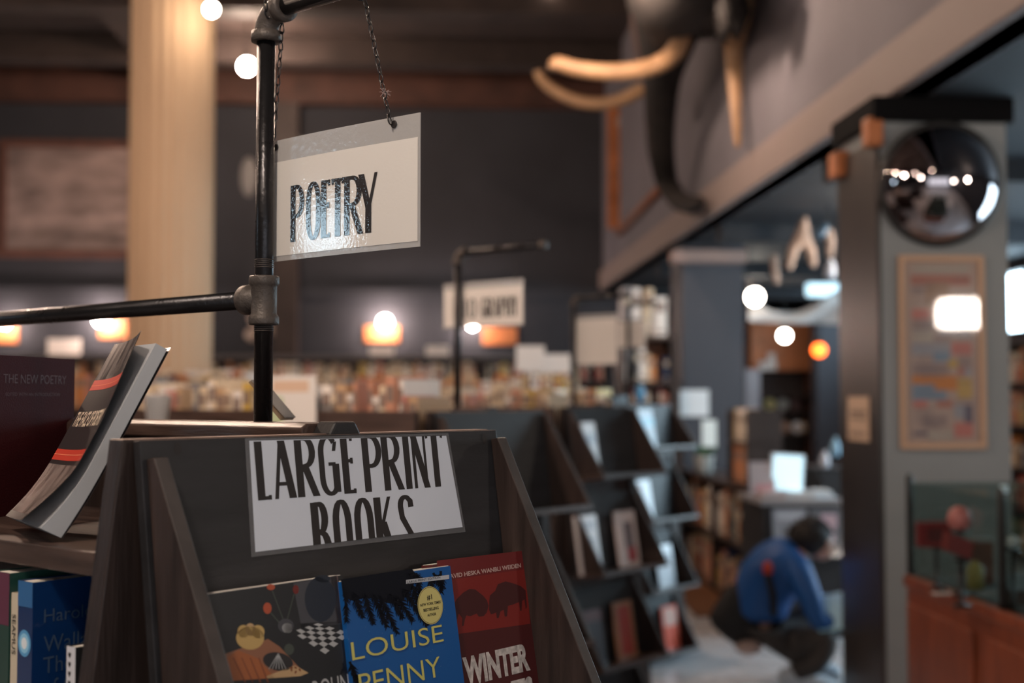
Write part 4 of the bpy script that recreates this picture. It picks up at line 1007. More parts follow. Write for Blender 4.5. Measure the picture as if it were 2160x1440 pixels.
# carved horn hanging beside it
t = thing('carved_horn', 'long pale forked horn hanging tip down on the mezzanine wall', 'horn', MB_)
P = [Mu(1548, 80, 2.10), Mu(1548, 110, 2.10), Mu(1552, 200, 2.10), Mu(1555, 262, 2.10), Mu(1557, 312, 2.10)]
grow('horn', [[(P[0].x, P[0].y, P[0].z, .09, .06), (P[1].x, P[1].y, P[1].z, .075, .05), (P[2].x, P[2].y, P[2].z, .052, .04), (P[3].x, P[3].y, P[3].z, .040), (P[4].x, P[4].y, P[4].z, .022)],
              [(P[0].x, P[0].y, P[0].z, .09, .06)] + [(q.x, q.y, q.z, .035) for q in (Mu(1532, 50, 2.10), Mu(1522, 20, 2.10))],
              [(P[0].x, P[0].y, P[0].z, .09, .06)] + [(q.x, q.y, q.z, .035) for q in (Mu(1568, 60, 2.10), Mu(1578, 20, 2.10), Mu(1579, -40, 2.10))]], ivory, t)
# wooden alcove with a wreath at the wall end
t = thing('wooden_bracket_frame', 'orange wooden post and sloping rail beside the mammoth head', 'frame', MB_)
a, b = Mp(1284, 480, 15.5), Mp(1318, 205, 15.5); MB().box(a.x, b.x, a.y, a.y + .1, a.z, b.z).build('post', orangewood, t)
P = [Mp(1292, 490, 15.3), Mp(1402, 378, 11.95)]
MB().tube([(uF - .04, P[0].y, P[0].z), (uF - .04, P[1].y, P[1].z)], .05, 6).build('rail', redwood, t)
p = Mp(1313, 253, 15.4); single('wall_ornament', MB().ball((0, 0, 0), .07, 14), flat('plate_pale', (.45, .36, .31), .5), 'pale round knob on the orange post by the mammoth', 'knob', MB_ @ Matrix.Translation((p.x, 15.44, p.z)))
p = Mp(1338, 60, 12.9); q = Mp(1350, 130, 12.9)
single('hanging_pole', MB().tube([(p.x, p.y, 5.85), (p.x, p.y, p.z), (q.x, q.y, q.z)], .04, 10), flat('pole_pinkish', (.20, .14, .13), .6), 'slim pale pole hanging down left of the mammoth head', 'pole', MB_)
# ================================================================ column by the aisle: mirror, poster, notices
a = B(at(1907, 948, 6.06)); b = B(at(2087, 536, 6.06)); pw, ph = b.x - a.x, b.z - a.z
t = thing('framed_poster', 'tall framed poster of colourful blocks on the sage column', 'poster', MB_ @ Matrix.Translation((a.x, 5.999, a.z)))
mb = MB(); fr = .028
mb.box(0, pw, -.025, 0, 0, fr).box(0, pw, -.025, 0, ph - fr, ph).box(0, fr, -.025, 0, fr, ph - fr).box(pw - fr, pw, -.025, 0, fr, ph - fr)
mb.build('frame', mat('pale_pine', (.56, .36, .24), .5), t, bevel=.004)
cols = [(.50, .38, .33), (.46, .20, .16), (.40, .26, .19), (.36, .36, .40), (.24, .32, .42), (.62, .24, .07), (.56, .38, .14), (.15, .13, .18), (.58, .22, .19), (.34, .26, .25), (.47, .41, .36)]
mb = MB().box(fr, pw - fr, -.008, 0, fr, ph - fr, 0)
# blocks measured on the poster picture: x 195..715, y 150..1350
blk = [(250, 255, 655, 320, 1), (350, 300, 510, 460, 2), (255, 340, 340, 380, 9), (510, 330, 655, 440, 0), (255, 475, 380, 540, 8), (255, 540, 430, 610, 9), (430, 560, 655, 650, 3), (255, 610, 400, 690, 10), (400, 640, 520, 690, 9),
       (250, 695, 510, 775, 3), (520, 690, 655, 770, 8), (395, 750, 510, 815, 4), (255, 830, 500, 900, 9), (495, 800, 560, 855, 6), (565, 780, 655, 860, 9), (560, 850, 605, 905, 1), (605, 860, 655, 905, 3), (250, 905, 555, 1000, 5),
       (250, 960, 400, 1060, 4), (400, 1000, 480, 1060, 4), (555, 920, 655, 1050, 6), (255, 1065, 350, 1110, 8), (415, 1065, 520, 1110, 1), (320, 1160, 480, 1230, 9), (530, 1090, 600, 1180, 3), (600, 1095, 655, 1240, 7), (530, 1210, 655, 1300, 8),
       (255, 1265, 350, 1290, 7), (350, 1260, 520, 1320, 10), (270, 190, 640, 235, 10)]
for i, (x0, y0, x1, y1, k) in enumerate(blk):
    X = lambda x: fr + (x - 205) / (705 - 205) * (pw - 2 * fr); Zz = lambda y: fr + (1340 - y) / (1340 - 165) * (ph - 2 * fr)
    x0, x1 = max(x0, 206), min(x1, 700); y = -.0081 - .00015 * i
    mb.add([(X(x0), y, Zz(y1)), (X(x1), y, Zz(y1)), (X(x1), y, Zz(y0)), (X(x0), y, Zz(y0))], [(0, 1, 2, 3)], k)
for i in range(34):                                        # lines of small print
    rnd = random.Random(i); y = 1240 - i * 29; x0 = rnd.choice((262, 300, 540)); Xa = fr + (x0 - 205) / 500 * (pw - 2 * fr); Zc = fr + (1340 - y) / 1175 * (ph - 2 * fr)
    mb.add([(Xa, -.014, Zc), (Xa + .07 + .05 * rnd.random(), -.014, Zc), (Xa + .07 + .05 * rnd.random(), -.014, Zc + .003), (Xa, -.014, Zc + .003)], [(0, 1, 2, 3)], 7)
mb.build('print', [flat('poster_%d' % i, c, .5, coat=.15) for i, c in enumerate(cols)], t)
gl = glass_mat('picture_glass', (.97, .97, .97), .045, .03)
MB().box(fr, pw - fr, -.019, -.017, fr, ph - fr).build('glazing', gl, t)
# the lamp its glass mirrors hangs behind us
pc = at(2035, 660, 6.08); n = MB_.to_3x3() @ Vector((0, -1, 0)); d = (pc - CAM).normalized(); r = d - 2 * d.dot(n) * n
q = B(pc + r * 7.0)
t = thing('square_ceiling_lamp', 'square frosted lamp box hanging under the mezzanine behind the camera', 'lamp', MB_ @ Matrix.Translation((q.x, q.y, q.z)))
MB().box(-.22, .22, -.14, .14, -.14, .14).build('diffuser', mat('frosted_lamp_box', (1, 1, 1), .5, emit=(1, .86, .74), es=60), t, bevel=.05)
MB().box(-.2, .2, -.1, .1, .14, .17).tube([(0, 0, .17), (0, 0, (3.0 if q.x > uF else 5.85) - q.z)], .01, 8).build('hanger', iron, t)
# convex mirror
c = B(at(2015, 372, 5.9)); R_ = .285
t = thing('convex_mirror', 'round convex safety mirror bulging from the column', 'mirror', MB_ @ Matrix.Translation((c.x, 5.998, c.z)) @ Matrix.Rotation(radians(8), 4, 'X'))
dep = .15; RR = (R_ ** 2 + dep ** 2) / (2 * dep); prof = []
for k in range(15):
    a_ = math.asin(R_ / RR) * (1 - k / 14); prof.append((max(.0005, RR * sin(a_)), -.05 - (RR * cos(a_) - (RR - dep))))
MB().lathe(prof, axis='y', n=48).build('mirror_dome', mirror, t)
MB().lathe([(R_ - .01, -.02), (R_ + .012, -.02), (R_ + .014, -.055), (R_ - .004, -.060)], axis='y', n=48).build('rim', rubber, t)
MB().tube([(0, 0, 0), (0, .0, .15), (0, .03, .2)], .015, 8).build('bracket', rubber, t)
# notice on the dark side of the column
c = on(1812, 883, MB_ @ Vector((2.10, 6.3, 1)), MB_.to_3x3() @ Vector((-1, 0, 0))); c = B(c)
t = thing('notice', 'narrow beige notice with dark lines on the dark column side', 'notice', MB_ @ Matrix.Translation((2.098, c.y, c.z)))
mb = MB().box(-.003, 0, -.16, .16, -.11, .11, 0)
for z0, z1 in ((.02, .045), (-.005, .012), (-.085, -.065)): mb.add([(-.0035, -.12, z0), (-.0035, .12, z0), (-.0035, .12, z1), (-.0035, -.12, z1)], [(0, 1, 2, 3)], 1)
mb.build('sheet', [flat('beige_card', (.62, .45, .33), .6), flat('brown_print', (.28, .20, .15), .6)], t)
# square white notice on the farther column
a = B(at(1435, 878, 11.9)); b = B(at(1496, 822, 11.9))
single('notice', MB().box(0, b.x - a.x, -.004, 0, 0, b.z - a.z), mat('white_notice', (.88, .93, .96), .5), 'bright square white notice on the farther grey column', 'notice', MB_ @ Matrix.Translation((a.x, 11.798, a.z)), bevel=.01)

# ================================================================ glass display case, lower right
u0, u1, v0, v1 = 1.87, 2.95, 2.9, 5.05
t = thing('display_case', 'mahogany display case with glass top part, lower right', 'display case', MB_ @ Matrix.Translation((u0, v0, 0)))
w_, d_ = u1 - u0, v1 - v0
mb = MB().box(0, w_, 0, d_, 0, .80); mb.build('base_cabinet', casewood, t, bevel=.004)
MB().box(-.012, w_ + .01, -.01, d_ + .012, .80, .846).build('moulding', casewood, t, bevel=.008)
MB().box(.035, w_ - .035, .035, d_ - .035, .8462, .85).build('display_floor', flat('grey_felt', (.10, .10, .095), .8), t)
for k in range(3):
    y0 = .06 + k * .72; mb = MB().box(-.014, -.001, y0, y0 + .62, .10, .74); mb.build('side_panel', casewood, t, bevel=.006)
for x in (.012, w_ - .012):
    for y in (.012, v1 - v0 - .012, 4.20 - v0): MB().lathe([(.014, .85), (.014, 1.235), (.011, 1.245), (.003, 1.25)], (x, y, 0), n=14).build('corner_post', rubber, t)
for b_ in ((.0, .005, .03, d_ - .03), (w_ - .005, w_, .03, d_ - .03)): MB().box(b_[0] + .01, b_[1] + .01, b_[2], b_[3], .85, 1.21).build('glass_pane', glass, t)
MB().box(.02, w_ - .02, d_ - .03, d_ - .025, .85, 1.21).build('glass_pane', glass, t)
MB().box(.0, w_, .0, d_, 1.21, 1.216).build('glass_top', glass, t)
MB().box(.0145, .03, 4.20 - v0 - .014, 4.20 - v0 + .014, 1.235, 1.26).build('post_cap', flat('pale_cap', (.45, .65, .75), .3), t)
def goods(name, mb, ms, label, cat, x, y, Y, z=.8505, **k):
    p = B(at(x, y, Y)); return single(name, mb, ms, label, cat, MB_ @ Matrix.Translation((p.x, p.y, z)), **k)
def stand(h, r=.03): return MB().lathe([(r, 0), (r, .006), (.006, .010), (.006, h - .006), (r, h - .004), (r, h)], n=14)
def on_stand(name, mb, ms, label, cat, x, y, Y, desc):
    p = B(at(x, y, Y)); h = max(.02, p.z - .851)
    single('display_stand', stand(h), iron, 'slim dark stand under the ' + desc, 'stand', MB_ @ Matrix.Translation((p.x, p.y, .8505)))
    return single(name, mb, ms, label, cat, MB_ @ Matrix.Translation((p.x, p.y, .8508 + h)))
on_stand('boxed_gift', MB().box(-.07, .05, -.02, .02, 0, .09).box(-.04, .02, -.021, -.02, .02, .07, 1), [flat('gift_dark_red', (.11, .009, .009), .5), flat('gift_maroon', (.05, .006, .006), .5)], 'dark red boxed gift in the glass case', 'box', 1975, 1152, 4.75, 'dark red boxed gift')
on_stand('round_ornament', MB().lathe([(.015, 0), (.035, .012), (.042, .04), (.035, .07), (.012, .085)], n=18), flat('pink_glaze', (.36, .13, .12), .5), 'round pink ornament in the glass case', 'ornament', 2024, 1118, 4.6, 'pink ornament')
on_stand('stacked_box', MB().hexa([(-.06, -.03, .03), (.02, -.03, 0), (.02, .03, 0), (-.06, .03, .03), (-.05, -.03, .09), (.03, -.03, .06), (.03, .03, .06), (-.05, .03, .09)]), flat('gift_red', (.10, .010, .008), .5), 'tilted dark red box beside the yellow tin', 'box', 2028, 1178, 4.35, 'tilted red box')
goods('gift_tin', MB().lathe([(.028, 0), (.030, .006), (.030, .075), (.018, .09), (.010, .10)], n=18), flat('yellow_tin', (.34, .28, .09), .5), 'yellow tin in the glass case', 'tin', 2057, 1170, 4.75)
goods('orange_box', MB().box(-.035, .035, 0, .05, 0, .16).box(-.036, .036, -.001, .051, .16, .172, 1), [flat('box_orange_brown', (.16, .065, .04), .5), flat('box_white_lid', (.30, .31, .31), .5)], 'orange brown box with a white top in the glass case', 'box', 2076, 1140, 4.85)
goods('price_card', MB().box(-.05, .05, 0, .04, 0, .004), flat('card_dull_white', (.4, .4, .4), .6), 'small white price card on the case floor', 'card', 2000, 1225, 4.6)
on_stand('round_ornament', MB().ball((0, 0, .024), .024, 16), flat('white_glaze', (.55, .55, .56), .4), 'small white ball ornament right of the black post', 'ornament', 2135, 1158, 4.3, 'white ball ornament')
goods('boxed_gift', MB().box(-.05, .10, -.03, .05, 0, .05), flat('box_brown', (.07, .04, .03), .5), 'flat brown box right of the black post', 'box', 2150, 1225, 4.4)

# ================================================================ aisle under the mezzanine
# low bookcase along the aisle, its spines to the left
MA = MB_ @ Matrix.Translation((2.20, 11.6, 0)) @ Matrix.Rotation(radians(-90), 4, 'Z')     # x runs towards us, y to the right
t = thing('bookcase', 'low wooden bookcase along the aisle beyond the person', 'bookcase', MA)
Lb = 2.68
for z in (.03, .45, .88): MB().box(0, Lb, 0, .32, z, z + .03).build('shelf_board', wood_h, t)
for x in (0, Lb / 2 - .015, Lb - .03): MB().box(x, x + .03, 0.002, .318, .06, .88).build('upright', wood, t)
MB().box(.03, Lb - .03, .30, .32, .06, .88).build('back_panel', wood, t)
for k in (0, 1):
    xa, xb = .04 + k * Lb / 2, Lb / 2 - .02 + k * Lb / 2
    book_row(MA, xa, xb, .03, .48, 300 + k, 'books in the low aisle bookcase', 'on the upper shelf of the low aisle bookcase', MIX, hr=(.26, .37), wr=(.05, .13), gap=.25, lean=.03)
    book_row(MA, xa, xb, .03, .06, 310 + k, 'books in the low aisle bookcase, below', 'on the lower shelf of the low aisle bookcase', MIX, hr=(.22, .33), wr=(.05, .12), gap=.25, lean=.03)
# book tower standing on it
p = B(at(1578, 1000, 9.6))
MT = MB_ @ Matrix.Translation((2.22, 9.75, .9105)) @ Matrix.Rotation(radians(-90), 4, 'Z')
t = thing('tabletop_shelf', 'small two tier shelf of books standing on the low bookcase', 'shelf', MT)
for z in (0, .30): MB().box(0, .62, 0, .26, z, z + .02).build('shelf_board', wood_h, t)
for x in (0, .60): MB().box(x, x + .02, 0, .26, .02, .56).build('side_panel', wood, t)
book_row(MT, .03, .60, .02, .02, 330, 'books on the tabletop shelf, lower tier', 'on the lower tier of the small shelf', {'orange': 5, 'salmon': 4, 'red': 2, 'tan': 3}, hr=(.2, .27), wr=(.03, .06), gap=.05)
book_row(MT, .03, .60, .02, .32, 331, 'books on the tabletop shelf, upper tier', 'on the upper tier of the small shelf', {'salmon': 3, 'cream': 4, 'white': 4}, hr=(.2, .25), wr=(.03, .05), gap=.0)
# plant pot and white card
p = B(at(1512, 990, 10.8))
t = thing('potted_plant', 'small green potted plant on the low aisle bookcase', 'plant', MB_ @ Matrix.Translation((2.28, 10.9, .9105)))
MB().lathe([(.05, 0), (.07, .01), (.085, .14), (.09, .15), (.078, .15), (.07, .13)], n=18).build('pot', flat('pot_pale', (.5, .52, .5), .4), t)
mb = MB(); rnd = random.Random(8)
for k in range(26):
    a_ = rnd.uniform(0, 6.28); l = rnd.uniform(.10, .22); e = rnd.uniform(.4, 1.3); d = Vector((cos(a_) * cos(e), sin(a_) * cos(e), sin(e))); s_ = Vector((-sin(a_), cos(a_), 0)); b0 = Vector((0, 0, .13))
    mb.add([b0, b0 + d * l * .55 + s_ * .022, b0 + d * l, b0 + d * l * .55 - s_ * .022], [(0, 1, 2, 3)])
mb.build('leaves', flat('leaf_green', (.07, .22, .08), .5), t)
t = thing('sign_card', 'small bright white card above the potted plant', 'sign', MB_ @ Matrix.Translation((2.24, 10.5, .9105)))
MB().box(-.06, .06, 0, .01, .24, .46).build('card', mat('white_card_face', (.85, .95, .95), .5), t); MB().tube([(0, .016, 0), (0, .016, .3)], .006, 8).box(-.04, .04, -.02, .04, 0, .008).build('stem', iron, t)  # plain bright white card on a stem
# counter with magazines facing us, papers and a bright screen on top
a = B(at(1594, 1050, 8.55)); b = B(at(1768, 1050, 8.55)); cw = b.x - a.x
t = thing('counter', 'dark counter behind the crouching person', 'counter', MB_ @ Matrix.Translation((a.x, 8.25, 0)))
MB().box(0, cw, 0, .60, 0, .86).build('counter_body', woodblk, t); MB().box(-.02, cw + .02, -.03, .62, .86, .89).build('counter_top', mat('grey_top', (.30, .29, .30), .3), t)
MB().box(0, cw, -.10, -.001, .50, .53).build('display_ledge', woodblk, t)
for x, rg, lab in ((.17, ((.24, .26, .30), (.44, .46, .52), (.12, .13, .16)), 'grey magazine on the counter front, left'), (.42, ((.10, .115, .14), (.52, .36, .42), (.2, .24, .28)), 'dark magazine with a pink figure on the counter front')):
    M = MB_ @ Matrix.Translation((a.x + x, 8.25 - .07, .531))
    face_book('magazine', lab, M.translation, .23, .31, 3.3, 10, rg, [(.1, .9, .78, .92, 1), (.25, .8, .30, .65, 2), (.4, .7, .12, .24, 1)] if rg[0][0] > .2 else [(.3, .75, .62, .88, 1), (.42, .66, .2, .62, 1), (.08, .3, .1, .5, 2)], .006, 'magazine')
t = thing('computer_screen', 'bright pale blue screen standing on the counter', 'screen', MB_ @ Matrix.Translation((a.x + .21, 8.42, .8905)) @ Matrix.Rotation(radians(4), 4, 'Y'))
MB().box(-.12, .10, 0, .03, .03, .29).build('housing', flat('housing_white', (.7, .75, .8), .4), t); MB().box(-.11, .09, -.002, 0, .05, .28).build('display', screenm, t)
MB().box(-.05, .05, -.02, .07, 0, .008).box(-.015, .015, .02, .032, .008, .06).build('foot', flat('housing_white', (.7, .75, .8), .4), t)
rnd = random.Random(4)
for k, (x, y, w2, lab) in enumerate(((.27, 8.30, .24, 'white papers spread on the counter below the screen'), (.42, 8.36, .17, 'white paper pile at the right counter end'), (.10, 8.30, .17, 'pinkish white leaflets on the left counter end'))):
    mb = MB()
    for i in range(6):
        an = rnd.uniform(-.2, .2); c_, s_ = cos(an), sin(an); q = [(x0 * c_ - y0 * s_, x0 * s_ + y0 * c_) for x0, y0 in ((-w2 / 2, -.1), (w2 / 2, -.1), (w2 / 2, .1), (-w2 / 2, .1))]
        mb.hexa([(p_[0], p_[1], i * .008) for p_ in q] + [(p_[0], p_[1], i * .008 + .006) for p_ in q])
    single('paper_stack', mb, flat('paper_cool', (.78, .84, .88), .5) if k < 2 else flat('paper_pinkish', (.62, .54, .54), .5), lab, 'papers', MB_ @ Matrix.Translation((a.x + x, y + .12, .8905)))
face_book('leaflet', 'pinkish white leaflet standing on the left counter end', MB_ @ Vector((a.x + .04, 8.40, .8905)), .17, .24, 3.3, 8, ((.45, .40, .42), (.55, .30, .32)), [(.2, .9, .15, .4, 1)], .006, 'leaflet')
for x, y, Y, h_, rg, lab in ((1740, 968, 9.4, .12, (.55, .56, .62), 'small pale bottle right of the screen'), (1762, 942, 9.6, .14, (.22, .38, .50), 'small blue and white bottle farthest right beyond the screen')):
    p = B(at(x, y, Y)); t = thing('bottle', lab, 'bottle', MB_ @ Matrix.Translation((p.x, p.y, p.z - h_ / 2)))
    MB().lathe([(.03, 0), (.034, .01), (.034, h_ * .65), (.014, h_ * .82), (.014, h_)], n=16).build('bottle_body', flat('bottle_%d' % int(rg[0] * 100), rg, .3), t)
p = B(at(1750, 990, 9.5)); pz = B(at(1740, 968, 9.4)).z - .06
t = thing('dark_cabinet', 'dark cabinet carrying two small bottles beyond the counter', 'cabinet', MB_ @ Matrix.Translation((p.x - .14, 9.15, 0)))
zt_ = pz - .001
MB().box(0, .46, 0, .55, 0, zt_ - .03).build('cabinet_body', woodblk, t); MB().box(-.01, .47, -.01, .56, zt_ - .03, zt_).build('cabinet_top', woodblk, t)
MB().box(.02, .44, -.012, -.001, .05, zt_ - .06).build('door', woodblk, t)
# flat brown patch on the floor beneath the low bookcase
pts = [(1432, 1205), (1462, 1212), (1536, 1262), (1512, 1300), (1470, 1302), (1440, 1270)]
P = []
for x, y in pts:
    r = ray(x, y); s_ = -EYE / r.z; q = B(CAM + r * s_); P.append((q.x, q.y, .002))
single('floor_patch', MB().prism(P, (0, 0, .012)), flat('brown_floor_patch', (.20, .085, .035), .7), 'brown patch on the floor below the low aisle bookcase', 'mat', MB_)

# far end of the aisle: orange crowned bookcase, lamps, white swag
a = B(at(1592, 780, 17.6)); b = B(at(1738, 686, 17.6)); cw = b.x - a.x
t = thing('tall_cabinet', 'tall dark cabinet with an orange wooden crown at the aisle end', 'cabinet', MB_ @ Matrix.Translation((a.x, 17.6, 0)))
MB().box(0, cw, 0, .5, a.z, b.z).box(-.03, cw + .03, -.04, .52, b.z, b.z + .06).build('crown', orangewood, t, bevel=.01)
MB().box(0, .06, 0, .5, 0, a.z).build('side_panel', redwood, t); MB().box(cw - .06, cw, 0, .5, 0, a.z).build('side_panel', redwood, t); MB().box(.06, cw - .06, .45, .5, 0, a.z).build('back_panel', wood, t)
zs = [.3, .72, 1.06, 1.38, 1.62]
for z in zs: MB().box(.06, cw - .06, .02, .45, z - .03, z).build('shelf_board', wood_h, t)
rnd = random.Random(9); k = 0
for (x, y, rg, nm) in ((1634, 838, (.62, .55, .25), 'yellow'), (1662, 836, (.4, .44, .44), 'grey green'), (1635, 872, (.48, .36, .36), 'pinkish'), (1662, 875, (.45, .33, .33), 'rose'), (1693, 877, (.8, .83, .88), 'bright white'),
                       (1638, 912, (.42, .36, .36), 'dusty'), (1666, 915, (.5, .32, .2), 'tan'), (1702, 912, (.55, .42, .3), 'beige'), (1690, 836, (.09, .05, .05), 'dark brown')):
    p = B(at(x, y, 17.75)); zb = max([z for z in zs if z <= p.z + .02] or [zs[0]]); rr_ = .085
    t = thing('display_plate', '%s round plate in the far orange crowned cabinet' % nm, 'plate', MB_ @ Matrix.Translation((p.x, 17.75, zb + .0005)))
    MB().lathe([(rr_, 0), (rr_, -.01), (rr_ * .7, -.02), (.005, -.016)], (0, 0, rr_), 'y', 20).build('plate', flat('plate_' + nm.replace(' ', '_'), rg, .4), t); MB().box(-.03, .03, -.01, .03, 0, .012).build('stand', wood, t)
a2 = B(at(1582, 870, 17.2)); b2 = B(at(1612, 785, 17.2))
single('pale_post', MB().box(0, b2.x - a2.x, 0, .15, 0, b2.z + .05), flat('pale_grey_paint', (.34, .34, .38), .6), 'pale grey post left of the far cabinet', 'post', MB_ @ Matrix.Translation((a2.x, 17.2, 0)))
a2 = B(at(1737, 800, 16.9)); b2 = B(at(1775, 680, 16.9)); single('dark_post', MB().box(0, b2.x - a2.x + .3, 0, .3, 0, 2.95), post_dk, 'dark post right of the far cabinet', 'post', MB_ @ Matrix.Translation((a2.x, 16.9, 0)))
p = B(at(1655, 708, 16.6)); globe_lamp(p.x, p.y, p.z, 'white globe lamp in front of the orange crown', r=.075, mt=bulb_c, top=3.0)
p = B(at(1728, 738, 16.0)); globe_lamp(p.x, p.y, p.z, 'small orange lamp at the aisle end', r=.085, mt=bulb_o, top=3.0)
p = B(at(1592, 626, 14.0)); globe_lamp(p.x, p.y, p.z, 'white globe lamp at the left end of the white swag', r=.09, mt=bulb_c, top=3.0)
p = B(at(1640, 765, 17.3)); t = thing('small_white_sign', 'small white sign below the globe on the orange crown', 'sign', MB_ @ Matrix.Translation((p.x, 17.56, p.z - .09)))
MB().box(-.12, .12, 0, .02, 0, .12).box(.0, .10, 0, .02, .12, .24).build('sign_face', paper, t)
# draped white cloth
mb = MB(); top = [(1580, 618), (1600, 640), (1625, 655), (1655, 660), (1690, 655), (1725, 640), (1755, 618), (1790, 600)]; bot = [676, 678, 680, 681, 682, 682, 683, 684]
vs = []; fs = []
for i, ((x, y), yb) in enumerate(zip(top, bot)):
    for j in range(6):
        s_ = j / 5; q = B(at(x, y + (yb - y) * s_, 14.5 + .10 * sin(i * 1.9 + j) )); vs.append((q.x, q.y, q.z))
n_ = len(vs)
vs += [(x, y + .03, z) for x, y, z in vs]
for i in range(len(top) - 1):
    for j in range(5):
        q = (i * 6 + j, i * 6 + j + 1, (i + 1) * 6 + j + 1, (i + 1) * 6 + j); fs.append(q); fs.append(tuple(n_ + k for k in q[::-1]))
for i in range(len(top) - 1):
    for j in (0, 5): q = (i * 6 + j, (i + 1) * 6 + j, n_ + (i + 1) * 6 + j, n_ + i * 6 + j); fs.append(q)
mb.add(vs, fs, 0, True)
for i in (0, 7): mb.tube([vs[i * 6], (vs[i * 6][0], vs[i * 6][1], 2.99)], .006, 6)
single('draped_cloth', mb, cloth_w, 'white cloth draped under the mezzanine ceiling at the aisle end', 'cloth', MB_)
p = B(at(1742, 612, 14.9)); q = B(at(1775, 598, 14.9))
t = thing('window_light_panel', 'pale blue panel standing in for window light above the draped cloth', 'lamp', MB_ @ Matrix.Translation((p.x, 14.9, p.z - .05)))  # glowing panel added in place of window light
MB().box(-.15, .30, 0, .1, 0, .16).build('panel', mat('cool_window_light', (.8, .9, 1), .5, emit=(.55, .85, 1.0), es=1.5), t, bevel=.03); MB().box(.0, .15, .02, .08, .16, 2.995 - p.z + .05).build('hanger', iron, t)
# hanging driftwood figures under the mezzanine
def hang(name, chains, label, m=driftwood, cord=None):
    t = thing(name, label, 'hanging sculpture', MB_)
    grow('figure', [[(lambda q: (q.x, q.y, q.z, r_))(B(at(x, y, Y))) for x, y, Y, r_ in ch] for ch in chains], m, t, 1)
    x, y, Y, _ = chains[0][0]; q = B(at(x, y, Y)); MB().tube([(q.x, q.y, q.z), (q.x, q.y, 2.99)], .004, 6).build('cord', rubber, t); return t
hang('driftwood_figure', [[(1698, 455, 9.9, .03), (1692, 490, 9.9, .05), (1672, 530, 9.9, .045), (1664, 570, 9.9, .03)], [(1692, 490, 9.9, .05), (1712, 530, 9.9, .045), (1716, 566, 9.9, .028)]], 'forked pale driftwood figure hanging under the mezzanine')
hang('driftwood_figure', [[(1634, 535, 10.2, .03), (1634, 565, 10.2, .035), (1640, 600, 10.2, .022)]], 'small pale driftwood piece hanging left of the forked one')
hang('driftwood_figure', [[(1748, 480, 10.0, .03), (1752, 505, 10.0, .04), (1750, 545, 10.0, .03)]], 'pale driftwood stub hanging beside the dark column')
hang('hanging_figure', [[(1752, 545, 9.6, .02), (1752, 565, 9.6, .045), (1748, 592, 9.6, .06)]], 'bluish white figure hanging beside the dark column', flat('bluish_plaster', (.45, .48, .55), .6))
hang('hanging_figure', [[(1745, 470, 9.3, .03), (1735, 486, 9.3, .05), (1720, 500, 9.3, .04)]], 'blue piece hanging above the forked driftwood', flat('blue_plaster', (.10, .17, .24), .4))
hang('driftwood_figure', [[(1582, 590, 10.8, .03), (1583, 604, 10.8, .035)]], 'round pale piece hanging at the column edge')
# bookcase with tall white books under the mezzanine edge (left of the far column)
a = B(at(1312, 900, 11.2)); b = B(at(1430, 600, 11.2)); cw = b.x - a.x
t = thing('tall_bookcase', 'tall dark bookcase left of the farther grey column', 'bookcase', MB_ @ Matrix.Translation((a.x, 11.2, 0)))
zs = [.1, .55, .95, 1.35, 1.70, 2.10]
for x in (0, cw - .04): MB().box(x, x + .04, 0, .4, 0, 2.10).build('side_panel', wood, t)
for z in zs: MB().box(.04, cw - .04, 0, .4, z - .03, z).build('shelf_board', wood_h, t)
MB().box(.04, cw - .04, .37, .4, .1, 2.07).build('back_panel', redwood, t)
book_row(MB_, a.x + .03, b.x - .03, 11.24, 2.1005, 401, 'tall pale books on top of the tall bookcase', 'on top of the tall bookcase', {'white': 6, 'cream': 4, 'grey': 2, 'pink': 1}, hr=(.30, .46), wr=(.06, .12), gap=.1, lean=.2, dr=(.2, .28))
for j, z in enumerate(zs[:-1]):
    book_row(MB_, a.x + .05, b.x - .05, 11.24, z, 410 + j, 'books in the tall bookcase', 'in the tall bookcase left of the column', MIX if j != 3 else {'pink': 2, 'white': 2, 'maroon': 2, 'dark brown': 3}, hr=(.2, .29), wr=(.03, .06), gap=.25)
# right edge bookcase beyond the column
MRt = MB_ @ Matrix.Translation((5.45, 15.2, 0)) @ Matrix.Rotation(radians(-90), 4, 'Z')
t = thing('tall_bookcase', 'dark bookcase along the right wall, at the right frame edge', 'bookcase', MRt)
Lr = 5.4
for x in (0, 1.8, 3.6, Lr - .03): MB().box(x, x + .03, 0, .4, 0, 2.1).build('upright', wood, t)
for z in (.1, .5, .9, 1.3, 1.7, 2.1): MB().box(0.03, Lr - .03, 0.002, .398, z - .03, z).build('shelf_board', wood_h, t)
MB().box(.03, Lr - .03, .38, .4, .1, 2.07).build('back_panel', wood, t)
for j, z in enumerate((.1, .5, .9, 1.3, 1.7)):
    for s_ in range(3): book_row(MRt, .05 + 1.8 * s_, 1.78 + 1.8 * s_ , .03, z, 500 + j * 3 + s_, 'books along the right wall', 'on the right wall bookcase', MIX, hr=(.2, .32), wr=(.04, .09), gap=.3)

